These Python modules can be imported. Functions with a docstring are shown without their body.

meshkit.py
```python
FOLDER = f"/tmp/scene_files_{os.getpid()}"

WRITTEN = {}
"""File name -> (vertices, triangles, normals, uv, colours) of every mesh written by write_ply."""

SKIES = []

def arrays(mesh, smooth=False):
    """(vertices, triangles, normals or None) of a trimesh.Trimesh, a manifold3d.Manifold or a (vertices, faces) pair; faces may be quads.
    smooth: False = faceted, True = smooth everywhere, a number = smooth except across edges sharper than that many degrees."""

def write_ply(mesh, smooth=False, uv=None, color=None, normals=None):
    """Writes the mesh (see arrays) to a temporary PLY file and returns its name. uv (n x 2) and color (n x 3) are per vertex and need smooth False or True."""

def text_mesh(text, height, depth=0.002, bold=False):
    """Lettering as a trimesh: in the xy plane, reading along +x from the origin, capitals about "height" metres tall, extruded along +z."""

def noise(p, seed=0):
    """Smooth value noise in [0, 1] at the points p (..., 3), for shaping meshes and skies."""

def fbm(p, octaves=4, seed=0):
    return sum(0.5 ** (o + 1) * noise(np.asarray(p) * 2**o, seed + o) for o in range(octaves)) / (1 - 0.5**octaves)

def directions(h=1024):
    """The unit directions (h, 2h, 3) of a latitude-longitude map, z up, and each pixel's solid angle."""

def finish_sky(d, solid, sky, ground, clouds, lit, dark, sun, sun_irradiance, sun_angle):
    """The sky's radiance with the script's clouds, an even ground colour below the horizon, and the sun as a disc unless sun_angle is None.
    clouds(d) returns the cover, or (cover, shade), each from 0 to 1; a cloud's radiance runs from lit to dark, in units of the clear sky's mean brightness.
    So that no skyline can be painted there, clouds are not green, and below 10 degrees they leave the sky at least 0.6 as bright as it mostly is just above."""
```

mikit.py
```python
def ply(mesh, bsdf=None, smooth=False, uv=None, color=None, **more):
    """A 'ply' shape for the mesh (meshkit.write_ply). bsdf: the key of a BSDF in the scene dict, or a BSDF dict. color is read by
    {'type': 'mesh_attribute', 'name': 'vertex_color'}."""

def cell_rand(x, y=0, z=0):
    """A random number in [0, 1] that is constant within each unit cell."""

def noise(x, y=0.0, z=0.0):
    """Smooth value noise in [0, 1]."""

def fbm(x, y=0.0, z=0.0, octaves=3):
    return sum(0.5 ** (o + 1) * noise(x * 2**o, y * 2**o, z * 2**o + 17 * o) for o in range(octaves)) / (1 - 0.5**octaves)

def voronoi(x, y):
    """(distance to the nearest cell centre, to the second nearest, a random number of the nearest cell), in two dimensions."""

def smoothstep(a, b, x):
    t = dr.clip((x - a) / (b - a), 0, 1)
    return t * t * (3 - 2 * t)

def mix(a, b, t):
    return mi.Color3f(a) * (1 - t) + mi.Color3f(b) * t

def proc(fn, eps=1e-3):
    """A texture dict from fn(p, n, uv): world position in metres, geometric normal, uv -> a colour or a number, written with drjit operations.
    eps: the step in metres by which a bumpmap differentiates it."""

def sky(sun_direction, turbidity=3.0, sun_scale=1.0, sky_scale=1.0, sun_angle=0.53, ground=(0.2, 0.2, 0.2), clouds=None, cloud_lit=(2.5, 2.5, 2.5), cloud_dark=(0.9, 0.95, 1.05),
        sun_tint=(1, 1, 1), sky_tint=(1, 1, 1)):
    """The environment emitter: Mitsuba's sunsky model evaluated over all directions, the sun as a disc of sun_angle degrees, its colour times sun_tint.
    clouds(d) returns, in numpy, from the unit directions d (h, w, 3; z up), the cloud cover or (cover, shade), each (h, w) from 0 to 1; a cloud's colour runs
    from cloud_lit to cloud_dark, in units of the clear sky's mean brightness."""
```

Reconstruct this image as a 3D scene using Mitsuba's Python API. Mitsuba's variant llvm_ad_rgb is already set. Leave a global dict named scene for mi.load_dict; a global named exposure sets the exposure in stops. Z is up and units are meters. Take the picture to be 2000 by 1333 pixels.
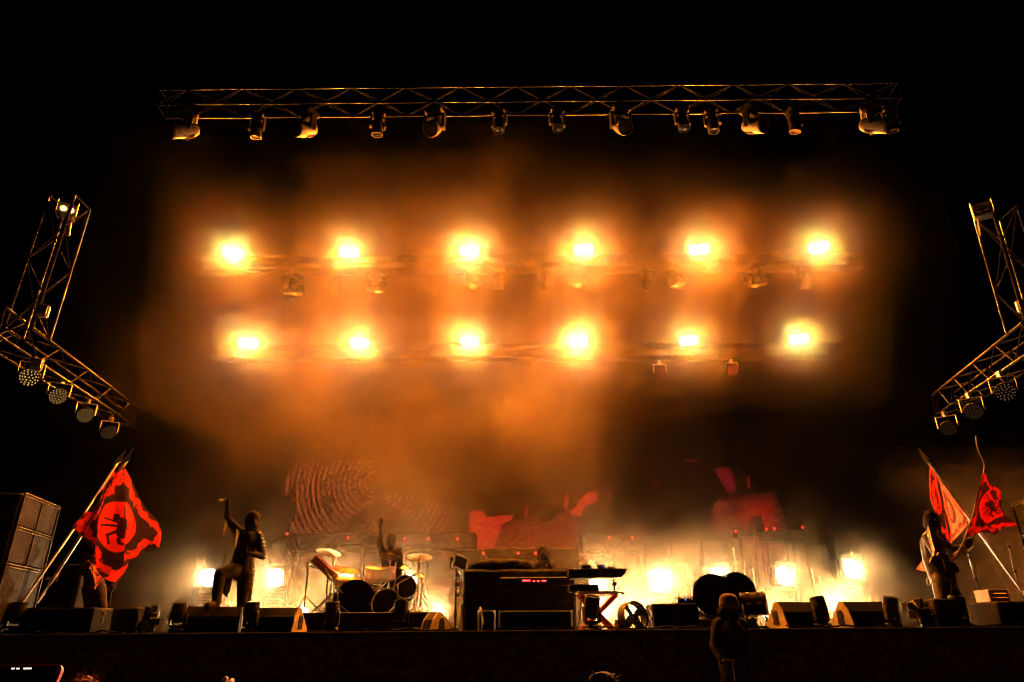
import math, random, re
import numpy as np, trimesh, manifold3d as m3, mitsuba as mi, drjit as dr, mikit, meshkit
from shapely.geometry import Polygon, LineString, Point, box as sbox
from shapely.ops import unary_union
T = mi.ScalarTransform4f
rng = np.random.default_rng(7)
scene, labels = {}, {}

# ------------------------------------------------------------ camera, night sky, exposure
PITCH, ROLL = math.radians(23.6), math.radians(0.45)
eye = np.array([0, 0, 1.7])
fwd = np.array([0, math.cos(PITCH), math.sin(PITCH)])
up = math.cos(ROLL) * np.array([0, -math.sin(PITCH), math.cos(PITCH)]) + math.sin(ROLL) * np.array([1.0, 0, 0])
scene['camera'] = {'type': 'perspective', 'fov': 73.74, 'near_clip': 0.05, 'far_clip': 500.0, 'medium': {'type': 'ref', 'id': 'haze_air'},
                   'to_world': T().look_at(origin=eye.tolist(), target=(eye + fwd).tolist(), up=up.tolist())}
scene['sky'] = {**mikit.sky([0.3, 0.8, 0.05], sun_scale=0.0, sky_scale=3.0e-6, ground=(.02, .02, .02)), 'sampling_weight': 0.5}
exposure = 5.0
UNIT = 1 / 32          # the night exposure: lamp radiances below are given as they show at this exposure
UPPER_LAMP = [740., 178., 12.]      # intensity of one two-lamp blinder on the trusses
HOT_CENTRE = [95., 76., 55.]    # the white-hot core of that beam
FLOOR_HOT = [46., 31., 17.]
FLOOR_LAMP = [72., 42., 17.]      # intensity of one flood standing at the back of the stage
AIR_ALBEDO = [.985, .77, .52]

# ------------------------------------------------------------ materials
def rgb(c): return {'type': 'rgb', 'value': list(c)}
def two(b): return {'type': 'twosided', 'bsdf': b}
def wear(lo, hi, s=6.0, t=.5):
    def fn(p, n, uv):
        k = mikit.smoothstep(t - .12, t + .25, mikit.fbm(p.x * s, p.y * s, p.z * s, 4))
        return mikit.mix(lo, hi, k)
    return mikit.proc(fn)
def mat(name, col, rough=.6, metallic=0.0, spec=.5, **k):
    scene[name] = two({'type': 'principled', 'base_color': col if isinstance(col, dict) else rgb(col), 'roughness': rough, 'metallic': metallic, 'specular': spec, **k})
mat('black_paint', wear([.01, .0095, .009], [.028, .026, .024], 9), .5, spec=.1)
mat('drape_cloth', [.006, .0055, .005], .95, spec=.05)
mat('screen_black', [.006, .0055, .005], .95, spec=.05)
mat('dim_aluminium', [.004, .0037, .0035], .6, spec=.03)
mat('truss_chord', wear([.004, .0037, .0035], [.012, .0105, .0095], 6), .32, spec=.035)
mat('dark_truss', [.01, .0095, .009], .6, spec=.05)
mat('black_cloth', wear([.012, .011, .011], [.03, .028, .027], 14), .95, spec=.1)
mat('black_wood', wear([.006, .0055, .005], [.017, .0145, .0125], 5), .7, spec=.05)
mat('grey_slat', [.10, .095, .085], .5)
mat('grille', wear([.007, .0065, .006], [.018, .016, .0145], 25), .6, spec=.06)
mat('aluminium', wear([.55, .54, .52], [.75, .74, .72], 12), .32, metallic=1.0)
mat('chrome', [.85, .84, .82], .14, metallic=1.0)
mat('brass', wear([.72, .5, .2], [.85, .66, .33], 10), .28, metallic=1.0)
mat('grey_housing', wear([.08, .075, .07], [.16, .15, .14], 11), .38, spec=.3)
mat('pale_panel', wear([.5, .47, .42], [.68, .65, .6], 7), .5)
mat('cheek_board', wear([.2, .17, .13], [.34, .29, .23], 7), .6, spec=.15)
mat('pit_cloth', wear([.006, .0055, .005], [.014, .012, .011], 18), .95, spec=.04)
mat('lens_can', [.004, .004, .004], .6, spec=.05)
mat('red_tube', wear([.45, .03, .02], [.3, .02, .015], 9), .35)
mat('skin', wear([.34, .2, .14], [.42, .26, .19], 12), .5)
mat('dark_fabric', wear([.02, .017, .016], [.04, .033, .03], 18), .95, spec=.05)
mat('brown_fabric', wear([.025, .018, .012], [.05, .036, .026], 16), .9, spec=.15)
mat('leather', wear([.014, .011, .01], [.035, .028, .023], 20), .55, spec=.12)
mat('hair_dark', wear([.006, .004, .003], [.016, .01, .007], 40), .8, spec=.04)
mat('hair_red', wear([.05, .008, .004], [.09, .014, .008], 45), .7, spec=.05)
mat('wood', wear([.3, .19, .1], [.45, .3, .17], 8), .5)
mat('rubber', [.015, .015, .015], .6, spec=.12)
mat('dark_housing', wear([.03, .029, .027], [.06, .058, .055], 11), .45, spec=.2)
mat('stage_board', wear([.014, .013, .012], [.03, .028, .025], 3), .5, spec=.15)
mat('earth', wear([.04, .035, .03], [.09, .08, .065], 1.5), .95)
mat('orange_drum', wear([.4, .13, .05], [.5, .2, .08], 12), .35)
mat('yellow_plastic', [.75, .55, .08], .3)
mat('dark_glass', [.01, .01, .012], .08)
scene['clear_acrylic'] = {'type': 'principledthin', 'base_color': rgb([.9, .86, .8]), 'roughness': .12, 'spec_trans': .6, 'diff_trans': 1.5}

# flag cloth: red scrollwork border, red disc and a black emblem on black ground
def seg(x, y, ax, ay, bx, by):
    dx, dy = bx - ax, by - ay
    t = dr.clip(((x - ax) * dx + (y - ay) * dy) / (dx * dx + dy * dy), 0, 1)
    return dr.sqrt(dr.square(x - ax - t * dx) + dr.square(y - ay - t * dy))
def flag_fn(ground, ink):
    def fn(p, n, uv):
        u, v = mi.Float(uv.x), mi.Float(uv.y)
        wu = u + .03 * (mikit.noise(u * 14, v * 14) - .5); wv = v + .03 * (mikit.noise(u * 14 + 40, v * 14) - .5)
        def band(s, t):
            spine = .085 + .028 * dr.sin(s * 22.0)
            wid = .022 + .045 * dr.abs(dr.sin(s * 22.0 + .8)) * mikit.noise(s * 30, 5)
            d = dr.abs(t - spine)
            core = d < wid
            curl = dr.abs(dr.sqrt(dr.square(s * 7 - dr.floor(s * 7) - .5) + dr.square((t - .085) * 7)) - .3 + .12 * mikit.noise(s * 40, t * 40)) < .07
            vein = mikit.noise(s * 60, t * 90, 3) < .3
            return (core & ~vein) | (curl & (t < .17) & (mikit.noise(s * 25, t * 25, 9) > .35))
        b = (band(wu, wv) & (v < .2)) | (band(wu, 1 - wv) & (v > .8)) | (band(wv, wu) & (u < .2)) | (band(wv, 1 - wu) & (u > .8))
        # centre coordinates turned by 45 degrees: x to the right, y upward on the hanging flag
        x, y = (v - u) * .7071, (1 - u - v) * .7071
        r = dr.sqrt(dr.square(x) + dr.square(y))
        disc = r < .30
        x, y = x / 1.3, y / 1.3
        e = seg(x, y, .0, .19, .01, .07) < .010
        e |= (seg(x, y, .0, .05, .0, -.06) < .046) | (seg(x, y, -.05, .05, -.055, .09) < .022)
        ax_ = dr.abs(x)
        e |= (seg(ax_, y, .03, .03, .13, .055) < .008) | (seg(ax_, y, .04, .0, .155, -.012) < .010) | (seg(ax_, y, .03, -.04, .10, -.09) < .010) | (seg(ax_, y, .10, -.09, .085, -.16) < .008)
        ring = dr.abs(dr.sqrt(dr.square(x - .005) + dr.square(y + .125)) - .036) < .013
        e |= ring
        e &= mikit.noise(u * 55, v * 55, 2) > .12
        weave = .85 + .3 * mikit.noise(u * 160, v * 160)
        k = dr.select((b | (disc & ~e)), mi.Float(1), mi.Float(0))
        return mikit.mix(ground, ink, k) * weave
    return mikit.proc(fn)
scene['flag_cloth'] = {'type': 'principledthin', 'base_color': flag_fn([.03, .014, .011], [.72, .03, .016]), 'roughness': .8, 'diff_trans': .9, 'spec_trans': 0.0}
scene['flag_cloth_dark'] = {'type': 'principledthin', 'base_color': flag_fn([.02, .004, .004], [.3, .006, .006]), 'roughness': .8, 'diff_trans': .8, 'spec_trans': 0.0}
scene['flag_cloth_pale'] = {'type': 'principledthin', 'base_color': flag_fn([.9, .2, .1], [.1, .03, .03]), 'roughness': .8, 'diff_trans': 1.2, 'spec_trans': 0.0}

# ------------------------------------------------------------ naming helpers
used = set()
def key_for(name, parent=None):
    key = (parent + '__' if parent else '') + name
    if key in used:
        i = 1
        while f'{key}_{i:03d}' in used: i += 1
        key = f'{key}_{i:03d}'
    used.add(key)
    return key
def thing(name, label, cat, group=None):
    k = key_for(name); labels[k] = {'label': label, 'category': cat}
    if group: labels[k]['group'] = group
    return k
def obj(name, mesh, material, parent=None, label=None, cat=None, group=None, kind=None, smooth=False, **more):
    k = key_for(name, parent)
    if 'emitter' in more and mesh.volume < 0: mesh.invert()
    scene[k] = mikit.ply(mesh, material, smooth=smooth, **more)
    d = {a: b for a, b in (('label', label), ('category', cat), ('group', group), ('kind', kind)) if b}
    if d: labels[k] = d
    return k
def glow(c, w=1.0): return {'type': 'area', 'radiance': rgb([v * UNIT for v in c]), 'sampling_weight': w}
def spot(key, pos, d, c, beam, cutoff):
    """the beam of a lamp, leaving its lens"""
    pos, d = V(*pos), V(*d); upv = [0, 0, 1] if abs(d[2]) < .9 else [0, 1, 0]
    scene[key] = {'type': 'spot', 'intensity': rgb([v * UNIT for v in c]), 'beam_width': beam, 'cutoff_angle': cutoff, 'to_world': T().look_at(origin=pos.tolist(), target=(pos + d).tolist(), up=upv)}
V = lambda *a: np.array(a, float)
ORD = ['first', 'second', 'third', 'fourth', 'fifth', 'sixth', 'seventh', 'eighth', 'ninth']

# ------------------------------------------------------------ mesh helpers
V = lambda *a: np.array(a, float)
cat = trimesh.util.concatenate
def frame(d):
    d = np.asarray(d, float); d = d / np.linalg.norm(d)
    a = np.cross(d, [0, 0, 1] if abs(d[2]) < .9 else [1, 0, 0]); a /= np.linalg.norm(a)
    return a, np.cross(d, a), d
def rod(p, q, r, r2=None, n=8):
    p, q = V(*p), V(*q); r2 = r if r2 is None else r2
    a, b, d = frame(q - p); t = np.arange(n) * 2 * np.pi / n
    ring = np.cos(t)[:, None] * a + np.sin(t)[:, None] * b
    v = np.vstack([p + ring * r, q + ring * r2, [p, q]]); i = np.arange(n); j = (i + 1) % n
    f = np.vstack([np.stack([i, j, j + n], 1), np.stack([i, j + n, i + n], 1), np.stack([j, i, i * 0 + 2 * n], 1), np.stack([i + n, j + n, i * 0 + 2 * n + 1], 1)])
    return trimesh.Trimesh(v, f, process=False)
def tube(pts, r, n=6):
    v, f = tube_vf(np.asarray(pts, float), r, n); return trimesh.Trimesh(v, f, process=False)
def tube_vf(p, r, n):
    t = np.gradient(p, axis=0); t /= np.linalg.norm(t, axis=1, keepdims=True) + 1e-12
    a = np.cross(t, np.where(np.abs(t[:, 2:]) < .9, [0, 0, 1.0], [1.0, 0, 0])); a /= np.linalg.norm(a, axis=1, keepdims=True) + 1e-12
    b = np.cross(t, a); ang = np.arange(n) * 2 * np.pi / n
    v = (p[:, None] + np.broadcast_to(r, (len(p),))[:, None, None] * (np.cos(ang)[None, :, None] * a[:, None] + np.sin(ang)[None, :, None] * b[:, None])).reshape(-1, 3)
    f = []
    for k in range(len(p) - 1):
        for i in range(n):
            j = (i + 1) % n; A, B, C, D = k * n + i, k * n + j, (k + 1) * n + j, (k + 1) * n + i
            f += [[A, B, C], [A, C, D]]
    return v, np.array(f)
def spline(pts, m=24):
    from scipy.interpolate import CubicSpline
    pts = np.asarray(pts, float); t = np.linspace(0, 1, len(pts)); return CubicSpline(t, pts)(np.linspace(0, 1, m))
def cbox(size, c=(0, 0, 0), ch=.012):
    h = V(*size) / 2; ch = min(ch, h.min() * .45); pts = []
    for s in np.ndindex(2, 2, 2):
        s = V(*s) * 2 - 1
        for k in range(3):
            q = h - ch; q[k] = h[k]; pts.append(s * q)
    m = trimesh.convex.convex_hull(np.array(pts)); m.apply_translation(c); return m
def rot(m, deg, ax, about=(0, 0, 0)):
    m = m.copy(); m.apply_transform(trimesh.transformations.rotation_matrix(math.radians(deg), ax, about)); return m
def mov(m, t): m = m.copy(); m.apply_translation(t); return m
def lathe(prof, n=28, axis='z'):
    m = trimesh.creation.revolve(np.asarray(prof, float), sections=n)
    if m.volume < 0: m.invert()
    if axis == 'y': m = rot(m, -90, [1, 0, 0])
    if axis == 'x': m = rot(m, 90, [0, 1, 0])
    return m
def prism(pts, depth, plane='xz'):
    """polygon in the xz plane, extruded along +y"""
    m = trimesh.creation.extrude_polygon(Polygon(pts), depth, engine='earcut')
    v = m.vertices.copy(); m.vertices = np.stack([v[:, 0], v[:, 2], v[:, 1]], 1); m.invert(); return m
def aim(m, d, at_, roll=0):
    """turn a mesh whose axis is +z so that it points along d, then move it"""
    a, b, d = frame(d); M = np.eye(4); M[:3, 0] = a; M[:3, 1] = b; M[:3, 2] = d; M[:3, 3] = at_
    m = rot(m, roll, [0, 0, 1]); m.apply_transform(M); return m
_ball = trimesh.creation.icosphere(2).vertices
def bone(p, r, q, r2):
    return m3.Manifold.hull_points(np.vstack([np.asarray(p) + _ball * r, np.asarray(q) + _ball * r2]).astype(np.float32))
def flesh(bones, fine=.035, it=8):
    m = bone(*bones[0])
    for b in bones[1:]: m = m + bone(*b)
    m = m.refine_to_length(fine); t = m.to_mesh(); t = trimesh.Trimesh(t.vert_properties[:, :3], t.tri_verts)
    trimesh.smoothing.filter_taubin(t, iterations=it); return t
def rough(m, amp, s, seed=0):
    m = m.copy(); n = m.vertex_normals; k = meshkit.fbm(np.asarray(m.vertices) * s, 3, seed) - .5
    m.vertices = m.vertices + n * (k * amp)[:, None]; return m

FLOOR = 1.8
# ------------------------------------------------------------ the setting
g = trimesh.creation.box(bounds=[(-150, -60, -.3), (150, 220, 0)]); obj('ground', g, 'earth', kind='structure')
deck = thing('stage_deck', 'long black stage deck seen edge on at floor height', 'stage')
obj('platform', trimesh.creation.box(bounds=[(-9.5, 9.02, .05), (10, 21, FLOOR - .03)]), 'black_wood', deck)
for i in range(13):                                                     # decking sheets
    x0 = -9.5 + i * 1.5
    obj('deck_board', cbox((1.494, 12.0, .03), (x0 + .75, 15.0, FLOOR - .015), .004), 'stage_board', deck)
xs = np.arange(-9.5, 10.01, .06); fold = .035 * np.sin(xs * 9 + 1.5 * np.sin(xs * 1.7))
vv = np.vstack([np.stack([xs, 8.93 + fold * .4, xs * 0 + FLOOR - .05], 1), np.stack([xs, 8.93 + fold, xs * 0 + .02], 1)]); n_ = len(xs); i_ = np.arange(n_ - 1)
obj('skirt', trimesh.Trimesh(vv, np.vstack([np.stack([i_, i_ + 1, i_ + n_ + 1], 1), np.stack([i_, i_ + n_ + 1, i_ + n_], 1)]), process=False), 'black_cloth', deck, smooth=True)
obj('edge_trim', cbox((19.5, .06, .06), (.25, 8.99, FLOOR - .03), .01), 'black_cloth', deck)

# black drape behind everything
obj('back_drape', cbox((32, .05, 20.9), (0, 21.0, 10.5), .005), 'drape_cloth', label='tall black cloth closing the back of the stage', cat='curtain')

# ------------------------------------------------------------ trusses
def truss(name, label, p, q, a=.36, step=.55, r=.024, rb=.0115, upv=(0, 0, 1), material='aluminium', faces=4, cat_='truss', group=None):
    t = thing(name, label, cat_, group); p, q = V(*p), V(*q); d = q - p; L = np.linalg.norm(d); d /= L
    s = np.cross(d, upv); s /= np.linalg.norm(s); u = np.cross(s, d)
    cs = [(-s - u) * a / 2, (s - u) * a / 2, (s + u) * a / 2, (-s + u) * a / 2]
    for c in cs: obj('chord', rod(p + c, q + c, r), 'truss_chord' if material == 'dim_aluminium' else material, t, smooth=40)
    n = max(2, int(L / step))
    for k in range(4):
        if faces < 4 and k % 2: continue
        A, B = cs[k], cs[(k + 1) % 4]
        for i in range(n):
            x, y = (A, B) if (i + k) % 2 else (B, A)
            obj('brace', rod(p + x + d * L * i / n, p + y + d * L * (i + 1) / n, rb, n=6), material, t, smooth=40)
    for e in (p, q):
        for k in range(4): obj('end_brace', rod(e + cs[k], e + cs[(k + 1) % 4], rb, n=6), material, t, smooth=40)
    return t
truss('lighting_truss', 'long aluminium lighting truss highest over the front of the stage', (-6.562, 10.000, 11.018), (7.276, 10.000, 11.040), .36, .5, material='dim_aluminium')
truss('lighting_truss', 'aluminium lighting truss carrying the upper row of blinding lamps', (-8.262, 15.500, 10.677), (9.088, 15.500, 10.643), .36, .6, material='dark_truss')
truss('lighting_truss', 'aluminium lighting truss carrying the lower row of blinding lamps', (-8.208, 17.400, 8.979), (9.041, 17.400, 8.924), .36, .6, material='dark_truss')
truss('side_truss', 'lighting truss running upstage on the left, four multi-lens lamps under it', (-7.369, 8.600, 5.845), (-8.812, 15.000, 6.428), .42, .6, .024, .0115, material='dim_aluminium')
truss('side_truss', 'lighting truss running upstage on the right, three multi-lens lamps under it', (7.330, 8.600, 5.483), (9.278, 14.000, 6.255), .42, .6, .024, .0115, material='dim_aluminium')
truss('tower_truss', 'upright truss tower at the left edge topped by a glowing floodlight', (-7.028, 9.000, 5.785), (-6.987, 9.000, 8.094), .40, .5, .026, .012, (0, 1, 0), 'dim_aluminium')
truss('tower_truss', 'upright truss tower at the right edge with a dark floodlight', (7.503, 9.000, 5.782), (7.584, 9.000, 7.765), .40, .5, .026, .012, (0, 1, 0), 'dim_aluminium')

# ------------------------------------------------------------ blinders: two-lamp units
def blinder(pos, label, group, rad=.115, power=UPPER_LAMP):
    t = thing('blinder_lamp', label, 'stage light', group); pos = V(*pos); d = V(0, 0, 1.7) - pos; d /= np.linalg.norm(d)      # focused on the middle of the crowd
    sx = np.cross(d, V(0, 0, -1)); sx /= np.linalg.norm(sx)
    M = np.eye(4); M[:3, 0] = sx; M[:3, 1] = np.cross(d, sx); M[:3, 2] = d; M[:3, 3] = pos
    def put(m): m = m.copy(); m.apply_transform(M); return m
    obj('housing', put(cbox((.52, .27, .16), (0, 0, -.1), .02)), 'black_paint', t)
    for s in (-1, 1):
        b = obj('reflector_bowl', put(mov(lathe([(rad, .0), (rad + .012, .0), (rad + .012, -.05), (rad * .5, -.085), (rad * .48, -.08), (rad, -.0)], 24), (s * .125, 0, .005))), 'chrome', t, smooth=40)
        obj('bulb', put(mov(lathe([(0, .02), (rad * .9, .0), (rad * .9, -.012), (0, -.012)], 20), (s * .125, 0, -.012))), 'chrome', b, emitter=glow([14, 10, 6], .03))
    spot(t + '__beam', pos + d * .06, d, power, 24., 62.)
    spot(t + '__hot_centre', pos + d * .07, d, HOT_CENTRE, 1., 24.)
    obj('yoke', put(cat([cbox((.02, .05, .3), (-.28, 0, -.18)), cbox((.02, .05, .3), (.28, 0, -.18)), cbox((.58, .05, .02), (0, 0, -.34))])), 'black_paint', t)
UP = [(-7.131, 15.100, 10.813), (-4.154, 15.100, 10.816), (-1.071, 15.100, 10.819), (1.856, 15.100, 10.838), (4.806, 15.100, 10.811), (7.895, 15.100, 10.844)]
LO = [(-7.169, 17.000, 9.135), (-4.146, 17.000, 9.110), (-1.155, 17.000, 9.114), (1.808, 17.000, 9.104), (4.798, 17.000, 9.094), (7.794, 17.000, 9.129)]
SIDE = ['leftmost', 'second from left', 'third from left', 'third from right', 'second from right', 'rightmost']
for i, p in enumerate(UP): blinder(p, f'lit double blinder lamp, {SIDE[i]} in the upper row of six', 'upper row of blinders')
for i, p in enumerate(LO): blinder(p, f'lit double blinder lamp, {SIDE[i]} in the lower row of six', 'lower row of blinders')

# ------------------------------------------------------------ moving lights
def moving_light(pos, label, group, hang=True, pan=0, tilt=60, s=1.0, housing='grey_housing', name='moving_light', lens=None, slim=1.0, h=.40):
    """pos: the foot of the base. hang: base above, head below. tilt: 0 = along the yoke's axis, away from the base."""
    t = thing(name, label, 'stage light', group)
    sg = -1 if hang else 1
    def put(m, turn=True):
        m = m.copy()
        m.apply_scale(s)
        if sg < 0: m = rot(m, 180, [1, 0, 0])
        m = rot(m, pan, [0, 0, 1]); return mov(m, pos)
    obj('base', put(cat([cbox((.34, .30, .11), (0, 0, .06), .025), cbox((.2, .18, .04), (0, 0, .13), .01)])), 'black_paint', t)
    yk = obj('yoke', put(cat([cbox((.05, .13, .34), (-.15 - .03 * slim, 0, .15 + h * .4), .02), cbox((.05, .13, .34), (.15 + .03 * slim, 0, .15 + h * .4), .02), cbox((.36, .13, .06), (0, 0, .165), .02)])), 'black_paint', t)
    prof = [(0, -.22), (.06, -.222), (.10, -.20), (.128, -.14), (.14, -.02), (.145, .12), (.138, .22), (.12, .24)]
    body = lathe([(r * slim, z) for r, z in prof], 24)
    ring = lathe([(.12 * slim, .235), (.142 * slim, .225), (.148 * slim, .25), (.14 * slim, .275), (.122 * slim, .275), (.12 * slim, .235)], 24)
    glass = lathe([(0, .262), (.08 * slim, .258), (.121 * slim, .245), (.121 * slim, .238), (0, .238)], 20)
    panel = cat([cbox((.012, .05, .12), (x, -.13 * slim, -.02), .003) for x in (-.03, 0, .03)] + [cbox((.13, .014, .008), (0, -.137 * slim, -.1), .003), cbox((.13, .014, .008), (0, -.142 * slim, .06), .003)])
    pins = [rod((k * .145 * slim, 0, 0), (k * (.13 + .03 * slim), 0, 0), .04) for k in (-1, 1)]
    place = lambda m: put(mov(rot(m, tilt, [1, 0, 0]), (0, 0, h)))
    hd = obj('head', place(body), housing, t, smooth=35)
    obj('front_ring', place(ring), 'black_paint', hd, smooth=35)
    obj('lens', place(glass), 'dark_glass', hd, smooth=35, **({'emitter': glow(lens, .05)} if lens else {}))
    obj('vent_panel', place(panel), 'black_paint', hd)
    for m_ in pins: obj('pivot', place(m_), 'dark_housing', yk, smooth=40)
    if hang:
        for x in (-.1, .1): obj('clamp', put(cbox((.03, .05, .12), (x, 0, -.03), .008)), 'dark_housing', t)
    return t
FRONT = [((-5.996, 10.000, 10.777), -60, 62, 'leftmost'), ((-3.778, 10.000, 10.780), -35, 55, 'second from left'), ((-1.407, 10.000, 10.805), -15, 42, 'third from left'), ((2.052, 10.000, 10.807), 15, 42, 'third from right'), ((4.499, 10.000, 10.783), 35, 55, 'second from right'), ((6.706, 10.000, 10.773), 60, 62, 'rightmost')]
for p, pan, tilt, w in FRONT:
    moving_light(p, f'long pale housed moving light under the highest truss, {w} of six', 'pale moving lights on the front truss', pan=pan, tilt=-tilt, s=1.0)
DARK = [(-4.710, 10.000, 10.716), (-2.460, 10.000, 10.742), (-0.206, 10.000, 10.768), (0.869, 10.000, 10.770), (3.202, 10.000, 10.771), (3.756, 10.000, 10.753), (5.291, 10.000, 10.750), (7.083, 10.000, 10.744)]
for i, p in enumerate(DARK):
    moving_light(p, f'small black moving light hanging in the dark under the highest truss, {ORD[i]} from left', 'small black moving lights on the front truss', pan=20 * math.sin(i * 2.3), tilt=18 * math.cos(i), s=.72, housing='black_paint')
MID = [((-5.588, 15.400, 10.339), 70), ((-3.483, 15.400, 10.395), 60), ((-0.978, 15.400, 10.524), 8), ((1.696, 15.400, 10.530), -6), ((4.246, 15.400, 10.477), -40), ((6.297, 15.400, 10.489), -75)]
for i, (p, pan) in enumerate(MID):
    moving_light(p, f'moving light with tilted head under the upper blinder truss, {ORD[i]} from left', 'moving lights between the lamp rows', pan=pan, tilt=-80, s=1.1, housing='dark_housing')
for i, p in enumerate([(-0.316, 15.400, 10.472), (0.874, 15.400, 10.477), (3.517, 15.400, 10.453), (7.486, 15.400, 10.478), (-4.477, 15.400, 10.434)]):
    moving_light(p, ['round wash light between the third and fourth upper blinders, left of two', 'round wash light between the third and fourth upper blinders, right of two', 'round wash light left of the fifth upper blinder', 'round wash light just under the rightmost upper blinder', 'round wash light just under the second upper blinder'][i], 'wash lights between the lamp rows', pan=10 * i, tilt=10, s=.95, housing='black_paint', name='wash_light')

# LED lamps with many small lenses
def led_lamp(pos, d, label, group, c, r=.14, hang=True):
    t = thing('led_lamp', label, 'stage light', group); pos = V(*pos)
    obj('can', aim(lathe([(0, -.2), (.09, -.2), (r, -.06), (r, .0), (r - .01, .0), (r - .012, -.015), (0, -.016)], 24), d, pos), 'lens_can', t, smooth=35)
    pts = [(0, 0)] + [(.05 * math.cos(k), .05 * math.sin(k)) for k in np.arange(6) * math.pi / 3] + [(.085 * math.cos(k), .085 * math.sin(k)) for k in np.arange(11) * 2 * math.pi / 11] + [(.117 * math.cos(k), .117 * math.sin(k)) for k in np.arange(15) * 2 * math.pi / 15]
    lens = cat([mov(lathe([(0, .005), (.008, .003), (.0085, -.012), (0, -.012)], 6), (x, y, -.006)) for x, y in pts])
    obj('led_lenses', aim(lens, d, pos), 'dark_glass', t, kind='stuff', emitter=glow(c, .02))
    a, b, dd = frame(d)
    up_ = V(0, 0, 1); bk = pos - dd * .08
    obj('bracket', cat([rod(bk + a * (r + .02), bk + a * (r + .02) + up_ * .22, .01), rod(bk - a * (r + .02), bk - a * (r + .02) + up_ * .22, .01), rod(bk + a * (r + .02) + up_ * .22, bk - a * (r + .02) + up_ * .22, .01)]), 'aluminium', t, smooth=40)
    obj('clamp', cbox((.07, .09, .1), bk + up_ * .27, .01), 'aluminium', t)
for i, (p, k) in enumerate([((-7.263, 9.600, 5.356), 1.3), ((-7.738, 11.000, 5.540), 1.0), ((-8.108, 12.400, 5.645), .6), ((-8.439, 13.800, 5.707), .16)]):
    led_lamp(p, (.55, -.75, -.55), f'multi-lens lamp under the left side truss, {ORD[i]} from the front', 'lamps under the left side truss', [1.0 * k, .55 * k, .16 * k], .145)
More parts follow.
